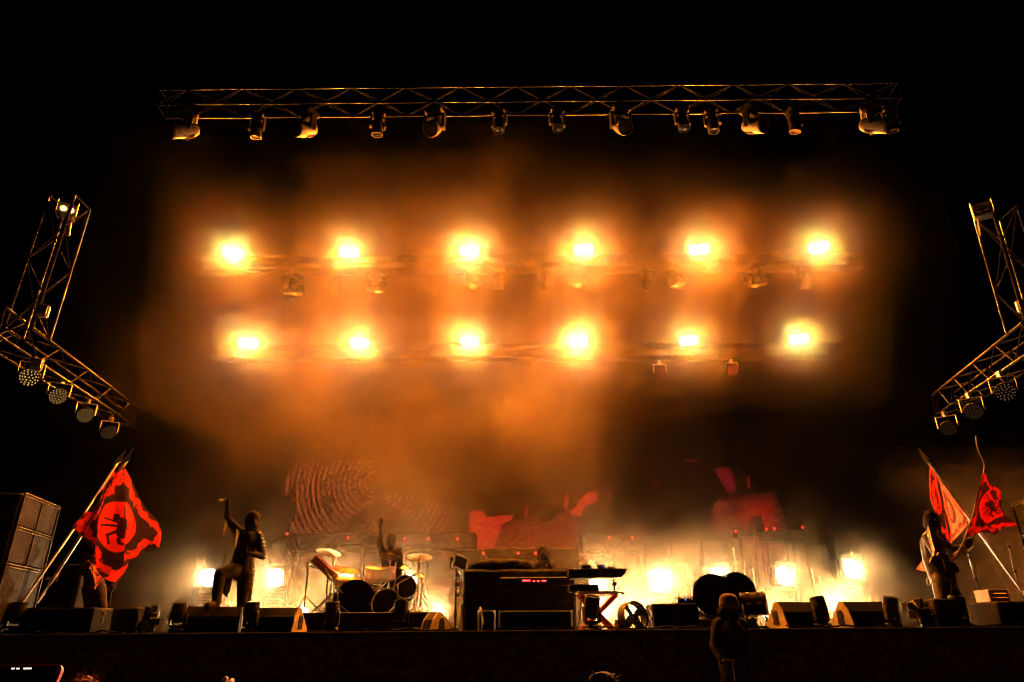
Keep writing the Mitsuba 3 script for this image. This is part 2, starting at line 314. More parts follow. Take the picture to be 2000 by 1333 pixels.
for i, (p, k) in enumerate([((7.311, 9.600, 4.999), .2), ((7.735, 11.000, 5.140), .11), ((8.159, 12.400, 5.252), .06)]):
    led_lamp(p, (-.55, -.75, -.55), f'dim multi-lens lamp under the right side truss, {ORD[i]} from the front', 'lamps under the right side truss', [1.0 * k, .5 * k, .2 * k], .145)
led_lamp((5.944, 17.200, 8.297), (-.1, -1, -.4), 'red multi-lens lamp under the lower row, right of two', 'red lamps under the lower row', [1.4, .01, .03], .145)
led_lamp((3.994, 17.200, 8.269), (-.1, -1, -.4), 'red multi-lens lamp under the lower row, left of two', 'red lamps under the lower row', [.8, .01, .02], .145)

# tower floodlights
def floodlight(pos, d, label, c, w):
    t = thing('tower_floodlight', label, 'floodlight'); pos = V(*pos)
    obj('box_housing', aim(cbox((.26, .22, .26), (0, 0, -.06), .02), d, pos), 'grey_housing', t)
    obj('visor', aim(cat([cbox((.27, .012, .16), (0, .118, .14), .003), cbox((.012, .22, .16), (.135, 0, .14), .003), cbox((.012, .22, .16), (-.135, 0, .14), .003)]), d, pos), 'aluminium', t)
    l = obj('bulb', aim(cat([mov(lathe([(0, .03), (.04, .02), (.045, 0), (0, 0)], 12), (x, 0, .075)) for x in (-.05, .05)]), d, pos), 'chrome', t, smooth=40, **({'emitter': glow(c, w)} if c else {}))
    obj('arm', rod(pos + V(0, .12, -.05), pos + V(0, .18, -.35), .025), 'aluminium', t, smooth=40)
floodlight((-6.986, 9.000, 7.930), (.5, -.7, -.2), 'glowing warm floodlight on top of the left truss tower', [7, 3.0, .7], .15)
floodlight((7.376, 9.000, 7.796), (-.5, -.7, -.2), 'dark unlit floodlight on top of the right truss tower', None, 0)

# small boxes on the towers
def junction(pos, label, deg=20):
    t = thing('junction_box', label, 'box'); b = obj('casing', mov(rot(cbox((.16, .1, .19), (0, 0, 0), .02), deg, [0, 0, 1]), pos), 'grey_housing', t)
    obj('cover_plate', mov(rot(cbox((.12, .012, .14), (0, -.055, 0), .005), deg, [0, 0, 1]), pos), 'aluminium', t)
junction((-6.741, 8.800, 6.072), 'small grey box on the foot of the left tower')
junction((-6.980, 9.300, 5.450), 'small grey box on the left side truss above the first multi-lens lamp', 30)
junction((7.339, 8.800, 6.031), 'small grey box on the foot of the right tower', -20)
# ------------------------------------------------------------ LED screen with its red picture
def art(pts): return [((x - 1000) * .01418, 4.60 + (1030 - y) * .01395) for x, y in pts]
SY = 19.5
scr = thing('led_screen', 'wide black screen behind the band showing red rings and dark horned figures', 'screen')
for i in range(9):
    for j in range(3):
        x0, z0 = -6.75 + i * 1.9, 1.85 + j * 1.9
        obj('screen_panel', cbox((1.899, .08, 1.899), (x0 + .95, SY + .06, z0 + .95), .001), 'screen_black', scr)
def picture(name, polys, y, material, emit=None, w=.2, thick=.006):
    polys = [p for g in polys for p in getattr(g, 'geoms', [g]) if p.area > 2e-4]
    ms = []
    for p in polys:
        m = trimesh.creation.extrude_polygon(p, thick, engine='earcut'); v = m.vertices.copy()
        m.vertices = np.stack([v[:, 0], y - v[:, 2], v[:, 1]], 1); m.invert(); ms.append(m)
    if not ms: return
    return obj(name, cat(ms), material, scr, kind='stuff' if len(ms) > 8 else None, **({'emitter': glow(emit, w)} if emit else {}))
cx, cz = art([(722, 940)])[0]
rings = []
for k in range(2, 18):
    r0 = k * .148
    th = np.radians(np.arange(0, 360, 1.5)); nn = meshkit.noise(np.stack([th * 9, th * 0 + k * 3.1, th * 0], 1)); wob = .012 * (meshkit.noise(np.stack([th * 12, th * 0 + k, th * 0 + 5], 1)) - .5)
    on = (nn > .3)
    for a in range(len(th) - 1):
        c = math.cos(th[a]); s = math.sin(th[a])
        if not on[a] or (c > 0 and r0 * s > -.25 * r0 * c - .2) or r0 * s > .75 - .3 * c: continue
        wdt = .066 * (.6 + .6 * nn[a])
        ra, rb_ = r0 + wob[a], r0 + wob[a + 1]
        q = [(cx + (ra - wdt / 2) * math.cos(th[a]), cz + (ra - wdt / 2) * math.sin(th[a])), (cx + (ra + wdt / 2) * math.cos(th[a]), cz + (ra + wdt / 2) * math.sin(th[a])),
             (cx + (rb_ + wdt / 2) * math.cos(th[a + 1]), cz + (rb_ + wdt / 2) * math.sin(th[a + 1])), (cx + (rb_ - wdt / 2) * math.cos(th[a + 1]), cz + (rb_ - wdt / 2) * math.sin(th[a + 1]))]
        rings.append(Polygon(q).buffer(.003))
rings = unary_union(rings)
house = Polygon(art([(735, 970), (600, 1075), (860, 1075)])); column = Polygon(art([(718, 930), (741, 930), (741, 1050), (718, 1050)]))
clip = Polygon(art([(540, 895), (925, 895), (925, 1048), (540, 1048)]))
rings = rings.difference(house).difference(column).intersection(clip)
extra = []
for x, y in [(720, 1030), (728, 1036), (736, 1030), (715, 1040), (724, 1041), (733, 1042), (725, 1018), (733, 1012), (722, 1008), (729, 1002), (735, 1020), (727, 1025)]:
    extra.append(Polygon(art([(x - 3, y - 3), (x + 2, y - 4), (x + 3, y + 2), (x - 2, y + 3)])))
for pts in ([(712, 987), (688, 1003)], [(714, 1018), (702, 1030)], [(745, 1000), (762, 988)], [(880, 1018), (848, 1042)], [(716, 985), (716, 1040)]):
    extra.append(LineString(art(pts)).buffer(.018))
for x, y in [(702, 1028), (752, 1016), (744, 1010)]:
    extra.append(unary_union([LineString(art([(x - 6, y + k), (x + 6, y - k)])).buffer(.02) for k in (-3, 3)]))
picture('ring_picture', [rings] + [unary_union(extra)], SY, 'black_paint', [.2, .026, .009])
# lower part of the picture, seen between the equipment
low = []
r2 = np.random.default_rng(3)
for x0, x1, y0, y1 in [(615, 632, 1080, 1096), (665, 672, 1085, 1125), (678, 688, 1082, 1120), (695, 702, 1078, 1125), (720, 728, 1082, 1112), (735, 745, 1078, 1092), (862, 872, 1075, 1098), (850, 858, 1128, 1152), (868, 880, 1128, 1154), (590, 598, 1085, 1100), (556, 566, 1062, 1100), (572, 580, 1100, 1160), (605, 612, 1070, 1074), (625, 640, 1066, 1069), (1180, 1188, 1068, 1072)]:
    for k in range(6):
        a, b = sorted(r2.uniform(x0, x1, 2)); c, d = sorted(r2.uniform(y0, y1, 2))
        low.append(Polygon(art([(a - 1, c - 1), (b + 1, c - 1.5), (b + 1.5, d + 1), (a - .5, d + 1)])))
for k in range(26):
    x, y = r2.uniform(545, 610), r2.uniform(1075, 1180); low.append(Polygon(art([(x, y), (x + 5, y + 4), (x + 5, y + 7), (x, y + 3)])))
for k in range(14):
    x, y = r2.uniform(1470, 1530), r2.uniform(1120, 1180); low.append(Polygon(art([(x, y), (x + 4, y - 2), (x + 5, y + 2), (x + 1, y + 4)])))
for k in range(9):
    x, y = r2.uniform(1612, 1632), r2.uniform(1046, 1078); low.append(Polygon(art([(x, y), (x + 2, y), (x + 2, y + 5), (x, y + 4)])))
picture('lower_picture', [unary_union(low)], SY, 'black_paint', [.22, .026, .01])
C4 = lambda l: art([(930 + a * .285, 850 + b * .285) for a, b in l])
bright = [[(-60, 540), (0, 525), (45, 535), (60, 575), (150, 560), (245, 560), (235, 590), (170, 620), (140, 700), (110, 775), (40, 790), (-60, 790)],
          [(335, 490), (357, 490), (347, 535), (333, 575), (425, 592), (420, 608), (330, 578), (322, 555)],
          [(612, 415), (640, 420), (618, 525), (605, 525), (604, 500), (580, 495), (602, 480)],
          [(615, 535), (680, 510), (700, 470), (760, 410), (815, 395), (845, 460), (800, 480), (740, 505), (715, 570), (650, 560)],
          [(818, 365), (826, 366), (843, 430), (838, 436)], [(937, 340), (946, 345), (936, 400), (922, 452), (915, 452), (912, 415), (928, 395)],
          [(516, 445), (521, 445), (534, 500), (529, 500)], [(346, 660), (352, 660), (352, 700), (370, 740), (366, 860), (359, 860), (361, 745), (346, 705)],
          [(1322, 490), (1334, 488), (1336, 508), (1322, 510)], [(1708, 498), (1715, 484), (1750, 484), (1758, 502), (1740, 500), (1728, 494)],
          [(1910, 300), (1917, 300), (1910, 380), (1900, 383)], [(1470, 180), (1500, 178), (1535, 165), (1550, 181), (1585, 176), (1582, 181), (1548, 186), (1534, 171), (1502, 183), (1472, 184)],
          [(1085, 640), (1097, 632), (1100, 668), (1088, 668)], [(696, 610), (702, 610), (702, 632), (696, 632)]]
eyes = [(250, 480), (292, 480), (536, 435), (577, 435), (849, 356), (891, 354), (1829, 287), (1879, 288), (1219, 290)]
polys = [Polygon(C4(b)).buffer(0) for b in bright] + [Point(C4([e])[0]).buffer(.016) for e in eyes]
for q in getattr(unary_union(polys), 'geoms', []): picture('figure_highlight', [q], SY, 'black_paint', [.45, .014, .007], .02)
dim = [[(140, 720), (170, 640), (240, 600), (330, 590), (440, 620), (600, 560), (690, 600), (690, 800), (110, 800)],
       [(1240, 330), (1270, 290), (1268, 330), (1250, 380), (1244, 375)], [(1620, 540), (1680, 460), (1740, 470), (1760, 600), (1700, 700), (1640, 690)]]
for q in getattr(unary_union([Polygon(C4(b)).buffer(0) for b in dim]).difference(unary_union(polys).buffer(.01)), 'geoms', []): picture('red_glow_field', [q], SY, 'black_paint', [.12, .004, .003], .05)
deep = [[(1720, 470), (2060, 440), (2090, 560), (2100, 760), (1940, 1130), (1840, 900), (1800, 780), (1750, 640)], [(2105, 860), (2190, 830), (2170, 1000), (2110, 980)]]
base_ = unary_union([Polygon(C4(b)).buffer(0) for b in deep]).buffer(.12).difference(unary_union(polys).buffer(.01))
for k in range(7):
    picture('deep_red_field', [base_.buffer(-.09 * k).difference(base_.buffer(-.09 * (k + 1)))], SY, 'black_paint', [.022 * (k + 1) ** 1.2, .0002, .001])
slv = Polygon(C4([(1672, 245), (1780, 228), (1800, 290), (1822, 365), (1800, 410), (1750, 428), (1735, 380), (1705, 310)]))
net = unary_union([LineString(C4([(1600 + k * 18, 200), (1600 + k * 18 + 250, 450)])).buffer(.012) for k in range(-12, 14)] + [LineString(C4([(1900 - k * 18, 200), (1900 - k * 18 - 250, 450)])).buffer(.012) for k in range(-12, 14)])
picture('netted_sleeve', [slv.difference(net)], SY, 'black_paint', [.34, .006, .012], .05)

# ------------------------------------------------------------ scaffold gantries with red pilot lamps
def gantry(label, x0, x1, z0, z1, y, lamps, posts=4, brace=True, depth=.5):
    t = thing('scaffold_gantry', label, 'scaffold')
    obj('deck_beam', cbox((x1 - x0, depth, z1 - z0), ((x0 + x1) / 2, y + depth / 2, (z0 + z1) / 2), .015), 'black_paint', t)
    obj('lower_rail', rod((x0, y - .02, z0 - .03), (x1, y - .02, z0 - .03), .02), 'dark_housing', t, smooth=40)
    for x in np.linspace(x0 + .06, x1 - .06, posts):
        obj('post', rod((x, y + .1, FLOOR), (x, y + .1, z0), .03), 'black_paint', t, smooth=40)
    if brace:
        for a, b in zip(np.linspace(x0 + .06, x1 - .06, posts)[:-1], np.linspace(x0 + .06, x1 - .06, posts)[1:]):
            obj('cross_brace', rod((a, y + .14, FLOOR + .9), (b, y + .14, z0 - .1), .018), 'black_paint', t, smooth=40)
    for x, z in lamps:
        l = obj('pilot_lamp', mov(lathe([(0, .03), (.022, .02), (.03, 0), (.03, -.03), (0, -.03)], 12), (0, 0, 0)).apply_transform(trimesh.transformations.rotation_matrix(math.pi / 2, [1, 0, 0])).apply_translation((x, y - .02, z)), 'red_tube', t, emitter=glow([7, .10, .06], .06))
def LX(p): return p[0], p[2]
a, b = (-5.725, 17.800, 4.191), (-0.941, 17.800, 3.792)
gantry('long black gantry with four red pilot lamps in front of the ring picture', a[0], b[0], b[2], a[2], 17.8, [LX((-4.183, 17.800, 4.078)), LX((-2.757, 17.800, 4.042)), LX((-2.148, 17.800, 4.038)), LX((-1.423, 17.800, 4.032))], 5, False)
a, b = (-0.690, 15.600, 3.532), (1.405, 15.600, 3.247)
gantry('black beam with three red pilot lamps behind the keyboard desk', a[0], b[0], b[2], a[2], 15.6, [LX((-0.666, 15.600, 3.435)), LX((0.098, 15.600, 3.429)), LX((0.481, 15.600, 3.426))], 3, False)
a, b = (1.725, 17.800, 4.134), (3.271, 17.800, 3.710)
gantry('short black gantry with two small pale pilot lamps right of the keyboard desk', a[0], b[0], b[2], a[2], 17.8, [LX((2.419, 17.800, 4.041)), LX((3.000, 17.800, 4.024))], 3)
a, b = (5.699, 17.800, 4.268), (6.148, 17.800, 4.050)
gantry('small black gantry with one red pilot lamp right of the tall figure', a[0], b[0], b[2], a[2], 17.8, [((5.633, 17.800, 4.167)[0], (5.633, 17.800, 4.167)[2])], 2)
a, b = (6.376, 17.800, 4.187), (7.445, 17.800, 3.927)
gantry('black gantry with three red pilot lamps farthest right', a[0], b[0], b[2], a[2], 17.8, [LX((6.419, 17.800, 4.212)), LX((6.615, 17.800, 4.223)), LX((7.336, 17.800, 4.255))], 3)
t = thing('pilot_lamp_post', 'thin dark post with a red pilot lamp left of the long gantry', 'lamp post')
p_ = (-5.674, 17.600, 4.163); obj('post', rod((p_[0], 17.62, FLOOR), (p_[0], 17.62, p_[2]), .02), 'black_paint', t, smooth=40)
obj('pilot_lamp', mov(trimesh.creation.icosphere(2, .032), (p_[0], 17.58, p_[2])), 'red_tube', t, smooth=True, emitter=glow([7, .10, .06], .06))
a, b = (-0.855, 15.200, 3.234), (1.590, 15.200, 3.050)
obj('black_riser', cbox((b[0] - a[0], .8, a[2] - FLOOR), ((a[0] + b[0]) / 2, 15.6, (a[2] + FLOOR) / 2), .02), 'black_wood', label='wide plain black riser under the beam behind the keyboard player', cat='riser')

# ------------------------------------------------------------ flood towers at the back of the stage
FLOODS = []
def flood_tower(p, label, w=.62, power=1.0):
    FLOODS.append(p)
    t = thing('flood_tower', label, 'flood tower', 'flood towers along the back of the stage'); x, y, z = p; h0 = FLOOR
    lv = [h0, h0 + (z - .28 - h0) * .5, z - .28, z + .30, z + .85]
    for sx in (-1, 1):
        for yy in (0, .4): obj('upright', cbox((.04, .04, lv[-1] - h0), (x + sx * w / 2, y + yy, (h0 + lv[-1]) / 2), .006), 'dim_aluminium', t)
    for L_ in lv[1:]:
        for yy in (0, .4): obj('shelf_frame', cbox((w, .035, .035), (x, y + yy, L_), .005), 'dim_aluminium', t)
    for L_, m_ in ((lv[1], 7),):
        for k in range(m_):
            hh = (lv[2] - lv[1]) / 7 if L_ == lv[1] else (lv[4] - lv[3]) / 4
            obj('louvre_slat', rot(cbox((w - .06, .012, hh * .75), (0, 0, 0), .003), 25, [1, 0, 0]).apply_translation((x, y + .3, L_ + hh * (k + .5))), 'grey_slat', t)
    f = obj('flood_body', cbox((w * .72, .22, .42), (x, y + .24, z), .02), 'black_paint', t)
    obj('bulb', mov(rot(lathe([(0, .03), (.15, .02), (.2, 0), (.2, -.03), (0, -.03)], 24), 90, [1, 0, 0]), (x, y + .10, z)), 'chrome', f, emitter=glow([16, 13, 8], .03))
    spot(f + '__beam', (x, y + .02, z), V(-.05 * x, -1, .02), [c * power for c in FLOOR_LAMP], 14., 56.)
    spot(f + '__hot_centre', (x, y + .01, z), V(-x, -y, 1.7 - z), [c * power for c in FLOOR_HOT], 4., 34.)
    for sx in (-1, 1):
        obj('barn_door', rot(cbox((.008, .22, .40), (0, 0, 0), .002), sx * -28, [0, 0, 1]).apply_translation((x + sx * (w * .36 + .05), y + .02, z)), 'grey_slat', f)
    obj('hanging_cable', rod((x + .02, y - .03, lv[-1]), (x + .03, y - .03, h0), .007), 'rubber', t)
WH = ['leftmost, behind the singer', 'second from left, right of the singer', 'third from left, beyond the rack tom', 'fourth from left, behind the drummer', 'fifth from left, behind the red stand', 'fifth from right, right of the red stand', 'third from right, behind the round drums', 'second from right', 'rightmost']
for i, (p, k) in enumerate([((-7.246, 17.000, 3.093), 1), ((-5.647, 17.000, 3.081), 1), ((-3.965, 17.000, 2.954), .8), ((-2.493, 17.000, 2.943), .9), ((1.829, 16.500, 2.886), 1.2), ((3.454, 17.000, 2.956), 1.3), ((4.851, 17.000, 3.026), 1.1), ((6.399, 17.000, 3.037), .8), ((8.016, 17.000, 3.198), 1.1)]):
    flood_tower(p, f'standing frame with a blazing flood lamp, {WH[i]}', power=k)
def floor_flood(p, label, k=1.0, up_=25, r=.12):
    FLOODS.append(p)
    t = thing('floor_flood', label, 'floor light', 'low floods on the stage floor'); p = V(*p); d = V(0, -math.cos(math.radians(up_)), math.sin(math.radians(up_)))
    obj('can', aim(lathe([(0, -.18), (.08, -.18), (r + .03, -.03), (r + .03, .03), (r + .02, .03), (r + .015, -.01), (0, -.02)], 20), d, p), 'black_paint', t, smooth=35)
    obj('bulb', aim(lathe([(0, .012), (r, 0), (r, -.01), (0, -.01)], 18), d, p + d * .004), 'chrome', t, emitter=glow([16, 13, 8], .03))
    spot(t + '__beam', p + d * .06, d, [c * k * .6 for c in FLOOR_LAMP], 20., 62.)
    obj('stand', cat([rod((p[0] - r - .05, p[1], FLOOR), p + V(-r - .05, 0, 0), .015), rod((p[0] + r + .05, p[1], FLOOR), p + V(r + .05, 0, 0), .015), rod(p + V(-r - .05, 0, 0), p + V(-r - .02, 0, 0), .015), rod(p + V(r + .05, 0, 0), p + V(r + .02, 0, 0), .015), cbox((.4, .25, .02), (p[0], p[1], FLOOR + .012))]), 'black_paint', t, smooth=40)
for p, k, w_ in [((-4.500, 15.600, 2.260), .7, 'left of the drum riser'), ((-1.612, 15.600, 2.229), 1.6, 'between the drum riser and the keyboard desk'), ((-5.662, 15.600, 2.238), .5, 'behind the gap between the two left wedge monitors'),
                 ((2.263, 14.000, 2.157), 1.6, 'behind the round fan'), ((1.911, 15.600, 2.183), 1.0, 'behind the red crossed stand'), ((5.306, 15.600, 2.209), .8, 'right of the round drums'), ((6.495, 15.600, 2.281), .9, 'behind the gap between the two right wedges'), ((6.865, 15.600, 2.278), .8, 'behind the rightmost wedge')]:
    floor_flood(p, f'low blazing flood on the stage floor {w_}', k)
# thin upright tubes of the back set
TUBES = [((5.142, 16.600, 3.628), 2.6), ((5.332, 16.600, 3.283), 1.9), ((5.529, 16.600, 3.168), 1.7), ((4.002, 16.600, 3.293), 1.9), ((3.833, 16.600, 3.159), 1.7), ((6.890, 16.600, 3.158), 1.7), ((7.036, 16.600, 2.988), 1.5), ((-6.443, 16.600, 2.568), .9), ((-5.742, 16.600, 2.563), .9)]
for i, (p, h) in enumerate(TUBES):
    t = thing('metal_tube', ['slender metal tube upright above the round drums, left of three', 'slender metal tube upright above the round drums, middle of three', 'slender metal tube upright above the round drums, right of three', 'slender metal tube upright behind the equipment case, taller of two', 'slender metal tube upright behind the equipment case, shorter of two', 'slender metal tube between the two rightmost flood towers, taller of two', 'slender metal tube between the two rightmost flood towers, shorter of two', 'short metal tube upright left of the second flood tower', 'short metal tube upright behind the left wedges'][i], 'pole')
    obj('tube', rod((p[0], 16.6, FLOOR), (p[0], 16.6, p[2]), .016), 'chrome', t, smooth=40); obj('foot', cbox((.2, .2, .015), (p[0], 16.6, FLOOR + .008), .004), 'black_paint', t)

# ------------------------------------------------------------ people
def hand_bones(w, d, n, curl=(.4, .4, .4, .4), s=1.0, thumb=.6, index=None):
    """bones of a hand: wrist w, finger direction d, palm normal n"""
    w = V(*w); d = V(*d) / np.linalg.norm(d); n = V(*n); n = n - d * (n @ d); n /= np.linalg.norm(n); l = np.cross(d, n); B = []
    palm = w + d * .085 * s
    for k, o in enumerate((-.032, -.011, .011, .032)):
        kn = palm + l * o * s; B.append((w + l * o * .4 * s, .019 * s, kn, .014 * s))
        c = curl[k]; Lg = (.07, .082, .078, .062)[k] * s; dd = d
        q = kn; ang = 0
        for j in range(3):
            ang += c * 1.15; e = d * math.cos(ang) + n * math.sin(ang); q2 = q + e * Lg * (.45, .33, .25)[j]
            B.append((q, .0125 * s, q2, .0105 * s)); q = q2
    tb = w + d * .03 * s - l * .03 * s; t1 = tb + (d * .55 - l * .8 + n * thumb * .5) * .04 * s; t2 = t1 + (d * .85 - l * .25 + n * thumb) * .035 * s
    B += [(tb, .017 * s, t1, .0135 * s), (t1, .0135 * s, t2, .011 * s)]
    return B
def human_bones(j, k=1.0, face=(0, -1, 0), chest=.135, waist=.125, pelvis=.135, thigh=.088, calf=.058, arm=.055):
    B = []; g = {a: V(*b) for a, b in j.items()}; f = V(*face) / np.linalg.norm(face)
    hd, ch = g['head'], g['chin']; upd = (hd - ch) / np.linalg.norm(hd - ch); sd = np.cross(f, upd)
    B += [(hd + upd * .03 - f * .012, .092, hd + f * .012, .086), (hd, .078, ch + f * .03 + upd * .035, .052), (ch + f * .045 + upd * .03, .036, ch + f * .05 + upd * .03, .034), (hd + f * .088 - upd * .005, .011, hd + f * .108 - upd * .045, .014)]
    for s in (-1, 1): B += [(hd + sd * s * .088 - upd * .02, .016, hd + sd * s * .092 - upd * .05, .013), (hd + f * .082 + sd * s * .032 + upd * .012, .014, hd + f * .082 + sd * s * .05 + upd * .012, .012)]
    B += [(hd - upd * .06 - f * .02, .062, g['neck'], .06)]
    mid = (g['sl'] + g['sr']) / 2; B += [(g['neck'], .06, mid - V(0, 0, .06), .1 * k), (g['neck'] - V(0, 0, .01), .05, g['sl'], .062 * k), (g['neck'] - V(0, 0, .01), .05, g['sr'], .062 * k)]
    for s in ('sl', 'sr'): B += [(g[s] * .8 + mid * .2, .075 * k, g['waist'] * .9 + g[s] * .1, waist * .75 * k)]
    B += [(mid - V(0, 0, .1), chest * k, g['waist'], waist * k), (g['waist'], waist * k, (g['hl'] + g['hr']) / 2, pelvis * k)]
    for s in 'lr':
        B += [(g['s' + s], arm * 1.15 * k, g['e' + s], arm * .86 * k), (g['e' + s], arm * .86 * k, g['w' + s], arm * .6 * k)]
        B += [(g['h' + s], thigh * 1.15 * k, g['k' + s], thigh * .76 * k), (g['k' + s], thigh * .76 * k, g['a' + s], calf * .85 * k)]
        B += [(g['a' + s] - V(0, 0, .02), .05, g['t' + s], .04), (g['a' + s] - V(0, 0, .045), .04, g['t' + s], .036)]
    return B

# the singer, left: one foot up on a wedge, arm raised with a microphone
Y = 10.5
J = dict(head=(-3.918, 10.450, 3.376), chin=(-3.865, 10.400, 3.263), neck=(-3.928, 10.500, 3.218), sl=(-4.063, 10.450, 3.168), sr=(-3.804, 10.500, 3.150), el=(-4.285, 10.400, 3.385), wl=(-4.276, 10.350, 3.596), er=(-3.663, 10.350, 2.832), wr=(-3.739, 10.200, 2.845),
         waist=(-3.995, 10.500, 2.843), hl=(-4.024, 10.450, 2.659), hr=(-3.939, 10.550, 2.653), kl=(-4.111, 10.050, 2.563), al=(-4.066, 9.950, 2.189), tl=(-4.095, 9.750, 2.142), kr=(-3.919, 10.500, 2.290), ar=(-3.913, 10.550, 1.935), tr=(-3.855, 10.350, 1.851))
B = human_bones(J, 1.08, (.55, -.8, 0), chest=.15, waist=.135, pelvis=.15, thigh=.1, calf=.07)
w = V(*J['wl']); B += hand_bones(w, (.02, -.1, 1), (-.9, -.3, .1), (0.02, .95, .95, .8), 1.05, .9)
B += hand_bones(J['wr'], (-.9, -.4, .2), (0, 0, 1), (.6, .6, .6, .6), 1.0)
singer = thing('person', 'masked singer with raised arm and one boot on a wedge monitor, left of the drums', 'person')
obj('body', rough(flesh(B, .026, 6), .012, 18, 3), 'dark_fabric', singer, smooth=True)
a, b, c, d = V(*(-4.154, 10.250, 2.517)), V(*(-4.054, 10.350, 2.524)), V(*(-4.020, 10.200, 2.261)), V(*(-4.096, 10.200, 2.370))
def flap(pts, thick=.012, seed=0):
    pts = [V(*p) for p in pts]; n = np.cross(pts[1] - pts[0], pts[-1] - pts[0]); n /= np.linalg.norm(n)
    return trimesh.convex.convex_hull(np.vstack([np.array(pts) + n * thick, np.array(pts) - n * thick]))
obj('coat_flap', flap([(-4.164, 10.250, 2.538), (-4.050, 10.350, 2.545), (-4.038, 10.300, 2.403), (-4.040, 10.250, 2.264), (-4.135, 10.250, 2.359)]), 'dark_fabric', singer)
obj('coat_tail', flap([(-3.991, 10.600, 2.730), (-3.861, 10.550, 2.739), (-3.820, 10.550, 2.404), (-3.818, 10.550, 2.236), (-3.906, 10.600, 2.232)], .02), 'dark_fabric', singer)
obj('coat_hem', flap([(-4.133, 10.400, 2.762), (-3.840, 10.450, 2.787), (-3.830, 10.450, 2.665), (-3.997, 10.350, 2.587), (-4.109, 10.300, 2.668)], .02), 'dark_fabric', singer)
st = [(-3.765, 10.420, 3.176), (-3.737, 10.420, 3.139), (-3.711, 10.420, 3.094), (-3.682, 10.400, 3.040), (-3.657, 10.380, 2.987), (-3.639, 10.360, 2.934), (-3.625, 10.340, 2.881), (-3.615, 10.320, 2.829), (-3.830, 10.500, 2.669), (-3.821, 10.500, 2.612), (-3.808, 10.500, 2.548), (-3.806, 10.500, 2.478), (-3.795, 10.500, 2.407)]
for s in st: obj('sleeve_stud', mov(rot(lathe([(0, .028), (.012, 0), (.012, -.03), (0, -.03)], 6), 90, [0, 1, 0]), s), 'chrome', singer)
obj('hood', rough(flesh([(V(*J['head']) + V(0, .01, .025), .106, V(*J['head']) + V(-.01, .02, -.05), .098), (V(*J['head']) + V(-.01, .02, -.05), .095, V(*J['neck']) + V(0, .01, .0), .1)], .03, 4), .015, 20), 'dark_fabric', singer, smooth=True)
mk = thing('microphone', 'black hand microphone held up in the masked singer\'s fist', 'microphone')
m0, m1 = V(*(-4.274, 10.330, 3.653)), V(*(-4.370, 10.250, 3.613)); md = (m1 - m0) / np.linalg.norm(m1 - m0)
obj('handle', rod(m0 - md * .03, m1, .014, .019), 'black_paint', mk, smooth=40); obj('mic_head', mov(trimesh.creation.icosphere(2, .026), m1 + md * .015), 'grille', mk, smooth=True)

# the drummer
J = dict(head=(-2.396, 13.800, 3.489), chin=(-2.383, 13.720, 3.334), neck=(-2.394, 13.800, 3.296), sl=(-2.529, 13.800, 3.230), sr=(-2.230, 13.800, 3.228), el=(-2.613, 13.750, 3.426), wl=(-2.606, 13.700, 3.730), er=(-2.170, 13.750, 2.995), wr=(-2.177, 13.700, 2.758),
         waist=(-2.381, 13.850, 2.959), hl=(-2.427, 13.850, 2.753), hr=(-2.308, 13.850, 2.752), kl=(-2.409, 13.800, 2.464), al=(-2.402, 13.850, 2.240), tl=(-2.384, 13.700, 2.198), kr=(-2.273, 13.800, 2.463), ar=(-2.267, 13.850, 2.239), tr=(-2.230, 13.700, 2.197))
B = human_bones(J, 1.12, (0, -1, 0), chest=.16, waist=.16, pelvis=.15)
B += hand_bones(J['wl'], (.15, 0, 1), (0, -1, 0), (.15, .2, .5, .6), 1.1) + hand_bones(J['wr'], (-.1, -.2, -1), (-1, 0, 0), (.5, .5, .5, .5), 1.1)
dm = thing('person', 'drummer behind the kit with one arm straight up and a stiff raised collar', 'person')
obj('body', rough(flesh(B, .03, 6), .012, 16, 5), 'dark_fabric', dm, smooth=True)
obj('collar', cat([flap([(-2.494, 13.750, 3.281), (-2.357, 13.620, 3.190), (-2.420, 13.700, 3.190), (-2.540, 13.800, 3.240)], .012), flap([(-2.329, 13.620, 3.209), (-2.186, 13.750, 3.365), (-2.222, 13.800, 3.256), (-2.292, 13.700, 3.189)], .012)]), 'dark_fabric', dm)
hh = V(*J['head']); obj('hair', rough(flesh([(hh + V(0, .03, .05), .085, hh + V(0, .05, -.02), .085)], .03, 3), .03, 22), 'hair_dark', dm, smooth=True)

# the keyboard player, only head and shoulders over the desk
J = dict(head=(0.568, 13.400, 3.209), chin=(0.620, 13.350, 3.074), neck=(0.563, 13.400, 3.034), sl=(0.389, 13.400, 2.943), sr=(0.734, 13.400, 2.941), el=(0.304, 13.200, 2.737), wl=(0.388, 12.950, 2.630), er=(0.792, 13.200, 2.734), wr=(0.664, 12.950, 2.628),
         waist=(0.555, 13.450, 2.647), hl=(0.494, 13.450, 2.468), hr=(0.608, 13.450, 2.467), kl=(0.468, 13.400, 2.245), al=(0.464, 13.450, 1.986), tl=(0.458, 13.300, 1.949), kr=(0.618, 13.400, 2.244), ar=(0.613, 13.450, 1.985), tr=(0.605, 13.300, 1.948))
B = human_bones(J, 1.05, (.9, -.3, 0)) + hand_bones(J['wl'], (0, -1, -.2), (0, 0, -1), (.3, .3, .3, .3)) + hand_bones(J['wr'], (0, -1, -.2), (0, 0, -1), (.3, .3, .3, .3))
kp = thing('person', 'keyboard player with long hair bent over the dark desk, facing right', 'person')
obj('body', rough(flesh(B, .032, 6), .012, 16, 6), 'dark_fabric', kp, smooth=True)
